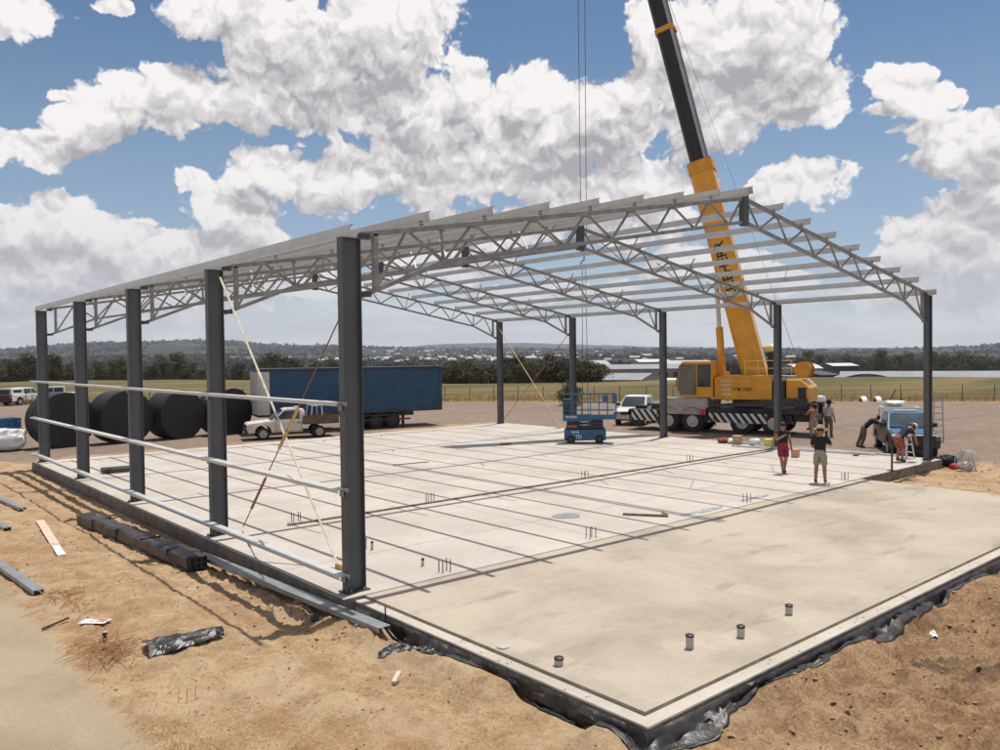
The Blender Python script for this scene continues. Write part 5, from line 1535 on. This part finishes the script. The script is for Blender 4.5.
    for sg in (-1, 1):
        MB().lathe([(.001, -.010), (.009, -.005), (.011, .001), (.001, .006)], 8, Matrix.Translation(v['head']+fx*.083+lat*sg*.030+hd*.020) @ fx.to_track_quat('Z', 'Y').to_matrix().to_4x4()).build('eye', M['hair'], t)
        MB().lathe([(.001, -.012), (.024, -.010), (.030, .002), (.001, .012)], 10, Matrix.Translation(v['head']+lat*sg*.090+hd*.005) @ lat.to_track_quat('Z', 'Y').to_matrix().to_4x4()).build('ear', M[skin], t)
    MB().bar(v['head']+fx*.086-hd*.045-lat*.022, v['head']+fx*.086-hd*.045+lat*.022, .010, .008).build('mouth', M['cloth_maroon'], t)
    if hat:
        mh = Matrix.Translation(hc+hd*.075) @ q
        MB().lathe([(.235 if hat[1] == 'wide' else .15, -.02), (.24 if hat[1] == 'wide' else .155, -.008), (.12, .0), (.118, .07), (.10, .115), (.05, .135), (.001, .14)], 24, mh).build('hat', M[hat[0]], t, smooth=True)
    return t
ST = dict(pelvis=(0,0,.96), chest=(0,0,1.30), neck=(-.01,0,1.50), head=(.01,0,1.62), face=(1,0,0),
          shL=(0,.19,1.42), elL=(-.02,.25,1.13), wrL=(.08,.26,.88), shR=(0,-.19,1.42), elR=(-.02,-.25,1.13), wrR=(.08,-.26,.88),
          hpL=(0,.10,.90), knL=(.02,.12,.50), anL=(0,.13,.09), hpR=(0,-.10,.90), knR=(.02,-.12,.50), anR=(0,-.13,.09))
vd = lambda x_, y_: math.atan2(CAM.y-y_, CAM.x-x_)      # heading that faces the camera
# woman in a black singlet walking towards the camera, hand raised to the chest
J = dict(ST); J.update(elR=(.10,-.27,1.16), wrR=(.27,-.10,1.30), elL=(-.08,.27,1.15), wrL=(-.04,.30,.90), knL=(.10,.07,.50), anL=(-.04,.05,.10), knR=(.12,-.09,.52), anR=(.10,-.03,.09), pelvis=(0,0,.97))
person('walking worker in black singlet and maroon shorts with a hand at the chest', (17.64, 2.0, 0), vd(17.64, 2.0)+R(18), J, None, 'cloth_black', 'cloth_maroon', 'short', None, 'skin_tan', 'boot', True, 1.01, sleeve=.10)
# man with straw hat, back to the camera
J = dict(ST); J.update(elR=(.10,-.30,1.20), wrR=(.34,-.26,1.22), elL=(.10,.26,1.14), wrL=(.26,.14,1.06), anL=(-.02,.14,.09), knL=(.03,.12,.50), anR=(.02,-.14,.09), head=(.03,0,1.62))
person('man with straw hat seen from behind in black shirt and khaki shorts', (16.55, .12, 0), vd(16.55, .12)+PI-R(10), J, None, 'cloth_black', 'cloth_khaki', 'short', ('straw', 'wide'), 'skin_tan', 'boot', True, 1.02, sleeve=.75)
# shirtless man and one beyond him with black hat
J = dict(ST); J.update(elL=(.16,.26,1.18), wrL=(.38,.16,1.18), elR=(.14,-.26,1.18), wrR=(.36,-.16,1.16), chest=(.06,0,1.28), neck=(.10,0,1.48), head=(.15,0,1.59))
person('shirtless man with dark hair standing behind the straw hat man', (31.3, 8.15, -.3), vd(31.3, 8.1)+PI+R(40), J, None, None, 'cloth_khaki', 'short', None, 'skin_tan', 'boot', True, 1.06)
person('worker with black hat and pale shirt beside the shirtless man', (32.4, 7.9, -.3), vd(32, 8)+PI-R(30), dict(ST), None, 'cloth_white', 'cloth_grey', 'long', ('cloth_black', 'wide'), 'skin_tan', 'boot', True, 1.08, sleeve=.8)
# man bending over at the corner column
J = dict(pelvis=(-.12,0,.86), chest=(.20,0,1.10), neck=(.36,0,1.20), head=(.46,0,1.23), face=(.6,0,-.8),
         shL=(.27,.19,1.16), elL=(.42,.22,.92), wrL=(.55,.14,.74), shR=(.27,-.19,1.16), elR=(.42,-.22,.92), wrR=(.55,-.14,.72),
         hpL=(-.12,.10,.82), knL=(.05,.13,.46), anL=(-.04,.14,.09), hpR=(-.12,-.10,.82), knR=(.02,-.12,.46), anR=(-.10,-.14,.09))
person('worker in navy shirt and faded red shorts bending by the corner column', (23.15, .45, 0), R(-25), J, None, 'cloth_navy', 'cloth_red', 'short', ('straw', 'cap'), 'skin_tan', 'boot', True, 1.05, sleeve=.55)
# worker leaning into the blue ute
J = dict(pelvis=(-.10,0,.94), chest=(.18,0,1.20), neck=(.36,0,1.34), head=(.46,0,1.38), face=(.8,0,-.6),
         shL=(.27,.19,1.28), elL=(.48,.22,1.14), wrL=(.66,.18,1.18), shR=(.27,-.19,1.28), elR=(.48,-.22,1.14), wrR=(.66,-.18,1.18),
         hpL=(-.10,.10,.90), knL=(-.22,.12,.50), anL=(-.38,.13,.09), hpR=(-.10,-.10,.90), knR=(-.12,-.12,.50), anR=(-.26,-.13,.09))
person('worker in grey trousers leaning over the side of the blue ute', (29.1, 4.45, -.3), R(-52), J, None, 'cloth_black', 'cloth_grey', 'long', None, 'skin_tan', 'boot', True, 1.02, sleeve=.9)

# ------------------------------------------------------------------ trees
def crown_mesh(name, h, w, nblob, nleaf, leaf, seed, low=.28):
    rnd = np.random.RandomState(seed); V = []; F = []
    blobs = []
    for i in range(nblob):
        t = rnd.uniform(0, 1); z = h*(low + (1-low)*t*.92); rad = w*.5*math.sin(PI*min(.95, .25+t*.62))
        a = rnd.uniform(0, 2*PI); q = rnd.uniform(0, 1)**.6*rad*.8
        blobs.append((q*math.cos(a), q*math.sin(a), z, rnd.uniform(.16, .30)*w))
    for i in range(nleaf):
        bx, by, bz, br = blobs[rnd.randint(nblob)]
        d = rnd.normal(size=3); d /= np.linalg.norm(d); rr_ = br*rnd.uniform(.55, 1.08)
        p = np.array((bx, by, bz)) + d*rr_*np.array((1, 1, .75))
        n1 = rnd.normal(size=3); n1 /= np.linalg.norm(n1); n2 = np.cross(n1, rnd.normal(size=3)); n2 /= np.linalg.norm(n2)
        s1 = leaf*rnd.uniform(.6, 1.4); s2 = leaf*rnd.uniform(.4, .9); k = len(V)
        V += [tuple(p-n1*s1), tuple(p-n2*s2), tuple(p+n1*s1), tuple(p+n2*s2)]; F.append((k, k+1, k+2, k+3))
    me = bpy.data.meshes.new(name); me.from_pydata(V, [], F); return me, blobs
def tree_proto(kind, h, w, nb, nl, leaf, m, seed, low, label, group):
    t = thing(kind, label, 'tree', (0,0,0), 0, group)
    me, bl = crown_mesh('crown', h, w, nb, nl, leaf, seed, low); me.materials.append(M[m])
    o = bpy.data.objects.new('crown', me); col.objects.link(o); o.parent = t
    tb = MB(); tb.tube((0,0,-.3), (0,0,h*.45), h*.030, h*.018, 8)
    for b_ in bl[:7]: tb.tube((0,0,h*(.2+.03*bl.index(b_))), (b_[0]*.8, b_[1]*.8, b_[2]), h*.014, h*.005, 6)
    tb.build('trunk', M['bark'], t); return t
TR = []
G1 = 'trees in the long row beyond the paddock'
TR.append(tree_proto('gum_tree', 8.5, 8.0, 22, 3200, .22, 'leaf', 1, .22, 'x', G1))
TR.append(tree_proto('gum_tree', 7.5, 9.0, 24, 3200, .22, 'leaf', 2, .15, 'x', G1))
TR.append(tree_proto('gum_tree', 9.5, 7.0, 20, 3000, .22, 'leaf', 3, .30, 'x', G1))
TR.append(tree_proto('bushy_tree', 6.5, 8.5, 26, 3400, .22, 'leaf_dark', 4, .04, 'x', G1))
used = [False]*4
def plant(k, px, dist, sc_, label, group, dz=0, wide=1.0):
    a = az_of(px); x_ = CAM.x+dist*math.sin(a); y_ = CAM.y+dist*math.cos(a); z_ = hz(x_, y_)+dz
    o = TR[k] if not used[k] else copy_tree(TR[k])
    used[k] = True
    o.location = (x_, y_, z_); o.rotation_euler.z = random.uniform(0, 6.28)
    o.scale = (sc_*wide*random.uniform(.9, 1.15), sc_*wide*random.uniform(.9, 1.15), sc_)
    o['label'] = label; o['group'] = group
    return o
LBL = 'olive green tree in the long row beyond the left paddock'
for px in range(-70, 262, 13):
    k = random.choice((0, 1, 2, 3)); big = 1.0 + .15*math.sin(px*.05)
    plant(k, px+random.uniform(-4, 4), random.uniform(215, 240), random.uniform(.42, .80)*big, LBL, G1, .4)
for px in range(-70, 262, 24):
    plant(3, px+random.uniform(-6, 6), random.uniform(240, 262), random.uniform(.6, .85), LBL, G1, .8)
LB2 = 'dark green tree of the dense clump beyond the middle of the paddock'; G2 = 'trees in the dense middle clump'
for px in range(448, 596, 9):
    plant(3, px+random.uniform(-3, 3), random.uniform(134, 150), random.uniform(.50, .60) if px > 510 else random.uniform(.44, .54), LB2, G2, -.1, wide=1.35)
for px in range(456, 592, 15):
    plant(random.choice((0, 3)), px+random.uniform(-3, 3), random.uniform(155, 168), random.uniform(.56, .66) if px > 505 else random.uniform(.55, .64), LB2, G2, .3)
LB3 = 'tree between the blue trailer and the dense clump'; G3 = 'small trees right of the trailer'
for px in range(268, 450, 12):
    plant(random.choice((1, 3)), px+random.uniform(-3, 3), random.uniform(165, 195), random.uniform(.5, .68), LB3, G3, .9)
# lone dark conifer-like bush behind the second far column
o = plant(3, 570, 70, .50, 'lone dark bush standing by the fence behind the column', 'x', 0); del o['group']; o.scale = (.27, .27, .30)
LB4 = 'dark tree of the distant line behind the right hand sheds'; G4 = 'distant trees behind the sheds'
for px in range(800, 1090, 9):
    plant(random.choice((0, 1, 3)), px+random.uniform(-3, 3), random.uniform(430, 520), random.uniform(1.0, 1.5), LB4, G4, 0)
for px in range(690, 800, 12):
    plant(random.choice((0, 3)), px+random.uniform(-3, 3), random.uniform(420, 480), random.uniform(1.0, 1.4), 'dark tree of the distant line behind the crane', 'distant trees behind the crane', 0)

# ------------------------------------------------------------------ industrial sheds
def shed(name, label, px0, px1, dist, h, rise, depth, wall, roof, skew=0, zb=None, doors=0, curved=False, endon=False):
    a0, a1 = az_of(px0), az_of(px1)
    p0 = Vector((CAM.x+dist*math.sin(a0)/math.cos(a0-yaw), CAM.y+dist*math.cos(a0)/math.cos(a0-yaw), 0))
    d1 = dist+skew; p1 = Vector((CAM.x+d1*math.sin(a1)/math.cos(a1-yaw), CAM.y+d1*math.cos(a1)/math.cos(a1-yaw), 0))
    L = (p1-p0).length; z0 = min(hz(p0.x, p0.y), hz(p1.x, p1.y))-.3 if zb is None else zb
    ang_ = math.atan2((p1-p0).y, (p1-p0).x)
    if endon:      # gable end towards the paddock: roof ridge runs away from it
        L, depth = depth, L; p0 = p1; ang_ += PI/2
    t = thing(name, label, 'shed', (p0.x, p0.y, z0), ang_)
    b = MB(); b.add([(0,0,0),(L,0,0),(L,depth,0),(0,depth,0),(0,0,h),(L,0,h),(L,depth,h),(0,depth,h),(0,depth/2,h+rise),(L,depth/2,h+rise)],
                    [(0,1,5,4),(2,3,7,6),(1,2,6,9,5),(3,0,4,8,7)])
    b.build('wall', M[wall], t)
    r_ = MB(); n = 10 if curved else 2
    for i in range(n):
        y0, y1 = depth*i/n, depth*(i+1)/n
        if curved: f_ = lambda y: h + rise*math.sin(PI*y/depth)
        else: f_ = lambda y: h + rise*(1-abs(2*y/depth-1))
        e0 = -.4 if i == 0 else 0; e1 = .4 if i == n-1 else 0
        za, zb_ = f_(y0)-(.4*rise*2/depth if i == 0 else 0), f_(y1)-(.4*rise*2/depth if i == n-1 else 0)
        v = [(-.4, y0+e0, za+.02), (L+.4, y0+e0, za+.02), (L+.4, y1+e1, zb_+.02), (-.4, y1+e1, zb_+.02)]
        r_.add(v+[(q[0], q[1], q[2]+.12) for q in v], [(3,2,1,0),(4,5,6,7),(0,1,5,4),(1,2,6,5),(2,3,7,6),(3,0,4,7)])
    r_.build('roof', M[roof], t)
    for i in range(doors):
        x_ = L*(i+.5)/doors; MB().box(x_-L/doors*.32, x_+L/doors*.32, -.06, -.01, .02, h*.75).build('door', M['shed_dark'], t)
    return t
shed('industrial_shed', 'long grey roofed shed behind the dark end wall at right', 840, 1075, 195, 2.6, 1.5, 28, 'shed_dark', 'roof_grey', -20, doors=7)
shed('industrial_shed', 'dark navy shed end left of the long grey roof', 821, 839, 186, 2.9, .8, 12, 'shed_dark', 'shed_dark', 2)
shed('curved_shed', 'low pale shed with curved roof at the paddock edge', 838, 896, 168, .55, 1.1, 24, 'shed_wall', 'roof_grey', -4, curved=True, endon=True)
shed('industrial_shed', 'broad pale roofed shed at the right end of the paddock skyline', 925, 1090, 215, 3.2, 1.2, 26, 'shed_wall', 'roof_pale', -25, doors=5)
shed('industrial_shed', 'small cream roofed shed above the long grey roof', 834, 858, 300, 5.4, .9, 14, 'shed_dark', 'roof_white', 0)
shed('industrial_shed', 'pale shed with rounded cream roof behind the crane winch', 797, 822, 240, 5.4, 1.2, 16, 'shed_wall', 'roof_white', 0, curved=True)
shed('industrial_shed', 'grey walled shed right of the dense dark trees', 597, 640, 190, 3.2, 1.3, 24, 'shed_wall', 'roof_grey', -4, doors=3)
shed('industrial_shed', 'long white shed between the fence and the far column', 645, 692, 215, 2.7, .8, 18, 'roof_white', 'roof_white', -10)
shed('industrial_shed', 'pale shed with wide roof behind the grey walled shed', 578, 610, 330, 6.8, 1.5, 30, 'shed_wall', 'roof_pale', 0, doors=2)
shed('industrial_shed', 'wide grey roof behind the long white shed', 612, 700, 300, 5.0, 1.5, 34, 'shed_wall', 'roof_grey', 0, doors=6)
shed('industrial_shed', 'narrow cream warehouse in the valley left of the crane', 640, 672, 420, 8.4, 1.4, 30, 'shed_wall', 'roof_white', 0)
shed('industrial_shed', 'pale warehouse in the valley right behind the crane cab', 668, 716, 380, 7.0, 1.4, 30, 'shed_wall', 'roof_pale', 0)

# ------------------------------------------------------------------ town houses and woodland on the hillside
hp = thing('town_house', 'tiny pale roofed house on the distant wooded hillside', 'house', (0,0,0), 0, 'houses of the distant town')
MB().box(-6, 6, -4, 4, -2, 3).build('wall', M['far_wall'], hp)
rf = MB(); rf.add([(-6.6,-4.6,3.01),(6.6,-4.6,3.01),(6.6,4.6,3.01),(-6.6,4.6,3.01),(-6.6,0,5.4),(6.6,0,5.4)], [(0,1,5,4),(2,3,4,5),(1,2,5),(3,0,4),(3,2,1,0)])
rf.build('roof', M['far_roof'], hp)
rnd = random.Random(5); cnt = 0
for i in range(250):
    px = rnd.choice((rnd.gauss(500, 75), rnd.gauss(440, 45), rnd.uniform(280, 830)))
    r_ = rnd.choice((rnd.uniform(1500, 3000), rnd.uniform(1300, 2200))); a = az_of(px)
    z_ = float(hill_z(np.array([a]), np.array([r_]))[0])
    o = hp if i == 0 else copy_tree(hp)
    o.location = (-7+r_*math.sin(a), -12+r_*math.cos(a), z_+1); o.rotation_euler.z = rnd.uniform(0, 3.14)
    k = rnd.uniform(.7, 1.25); o.scale = (k*rnd.uniform(.9, 1.7), k, k)
# woodland: one mass of rough tree clumps
rs = np.random.RandomState(3)
N = 15000; azs = rs.uniform(math.radians(0), math.radians(86), N); rs_ = np.exp(rs.uniform(np.log(620), np.log(5000), N))
xs, ys = -7+rs_*np.sin(azs), -12+rs_*np.cos(azs); dn = fbm(xs/260, ys/260, 4, 91)
keep = dn > -.08; azs, rs_, xs, ys = azs[keep], rs_[keep], xs[keep], ys[keep]
zs = np.where(rs_ < 1000, height(xs, ys, False)-1, hill_z(azs, rs_)-1)
zs = np.where(rs_ < 1000, np.maximum(zs, hill_z(azs, np.maximum(rs_, 620))), zs)
K = 14; n_ = len(xs); siz = rs.uniform(3.0, 6.0, n_)*(1+rs_/6000)
P0 = np.repeat(np.stack([xs, ys, zs], -1), K, 0); S0 = np.repeat(siz, K)[:, None]
dd = rs.normal(size=(n_*K, 3)); dd /= np.linalg.norm(dd, axis=1)[:, None]
ctr = P0 + dd*S0*np.array((1.15, 1.15, .8))*rs.uniform(.3, 1, (n_*K, 1)) + np.array((0, 0, 1))*S0*.55
q1 = rs.normal(size=(n_*K, 3)); q1 /= np.linalg.norm(q1, axis=1)[:, None]
q2 = np.cross(q1, rs.normal(size=(n_*K, 3))); q2 /= np.linalg.norm(q2, axis=1)[:, None]
s1 = S0*rs.uniform(.35, .7, (n_*K, 1)); s2 = S0*rs.uniform(.25, .5, (n_*K, 1))
V = np.stack([ctr-q1*s1, ctr-q2*s2, ctr+q1*s1, ctr+q2*s2], 1).reshape(-1, 3)
me = bpy.data.meshes.new('far_woodland'); me.vertices.add(len(V)); me.vertices.foreach_set('co', V.ravel())
me.loops.add(len(V)); me.loops.foreach_set('vertex_index', np.arange(len(V), dtype=np.int32))
me.polygons.add(len(V)//4); me.polygons.foreach_set('loop_start', (np.arange(len(V)//4)*4).astype(np.int32)); me.polygons.foreach_set('loop_total', np.full(len(V)//4, 4, np.int32))
me.update(calc_edges=True); me.materials.append(M['far_leaf'])
o = bpy.data.objects.new('far_woodland', me); col.objects.link(o)
tag(o, 'dark scattered woodland covering the distant hills', None, None, 'stuff')

# ------------------------------------------------------------------ air
HAZE = 9.5e-5
if HAZE:
    m = bpy.data.materials.new('haze'); m.use_nodes = True; nt = m.node_tree; nt.nodes.clear()
    out = nt.nodes.new('ShaderNodeOutputMaterial'); v = nt.nodes.new('ShaderNodeVolumePrincipled')
    v.inputs['Color'].default_value = (.90, .94, 1, 1); v.inputs['Density'].default_value = HAZE; v.inputs['Anisotropy'].default_value = .2
    nt.links.new(v.outputs[0], out.inputs['Volume'])
    hzb = MB().box(-7600, 7600, -7600, 7600, -80, 260).build('haze', m)
    tag(hzb, 'thin summer haze over the valley', None, None, 'stuff')

# ------------------------------------------------------------------ render settings
sc.view_settings.view_transform = 'Standard'; sc.view_settings.look = 'None'
sc.view_settings.exposure = 0; sc.view_settings.gamma = 1
sc.render.engine = 'CYCLES'
cy = sc.cycles
cy.max_bounces = 5; cy.diffuse_bounces = 2; cy.glossy_bounces = 2; cy.transmission_bounces = 2; cy.volume_bounces = 0; cy.transparent_max_bounces = 6
cy.use_denoising = True
try: cy.denoiser = 'OPENIMAGEDENOISE'
except Exception: pass
cy.caustics_reflective = False; cy.caustics_refractive = False
cy.use_adaptive_sampling = True; cy.adaptive_threshold = .015
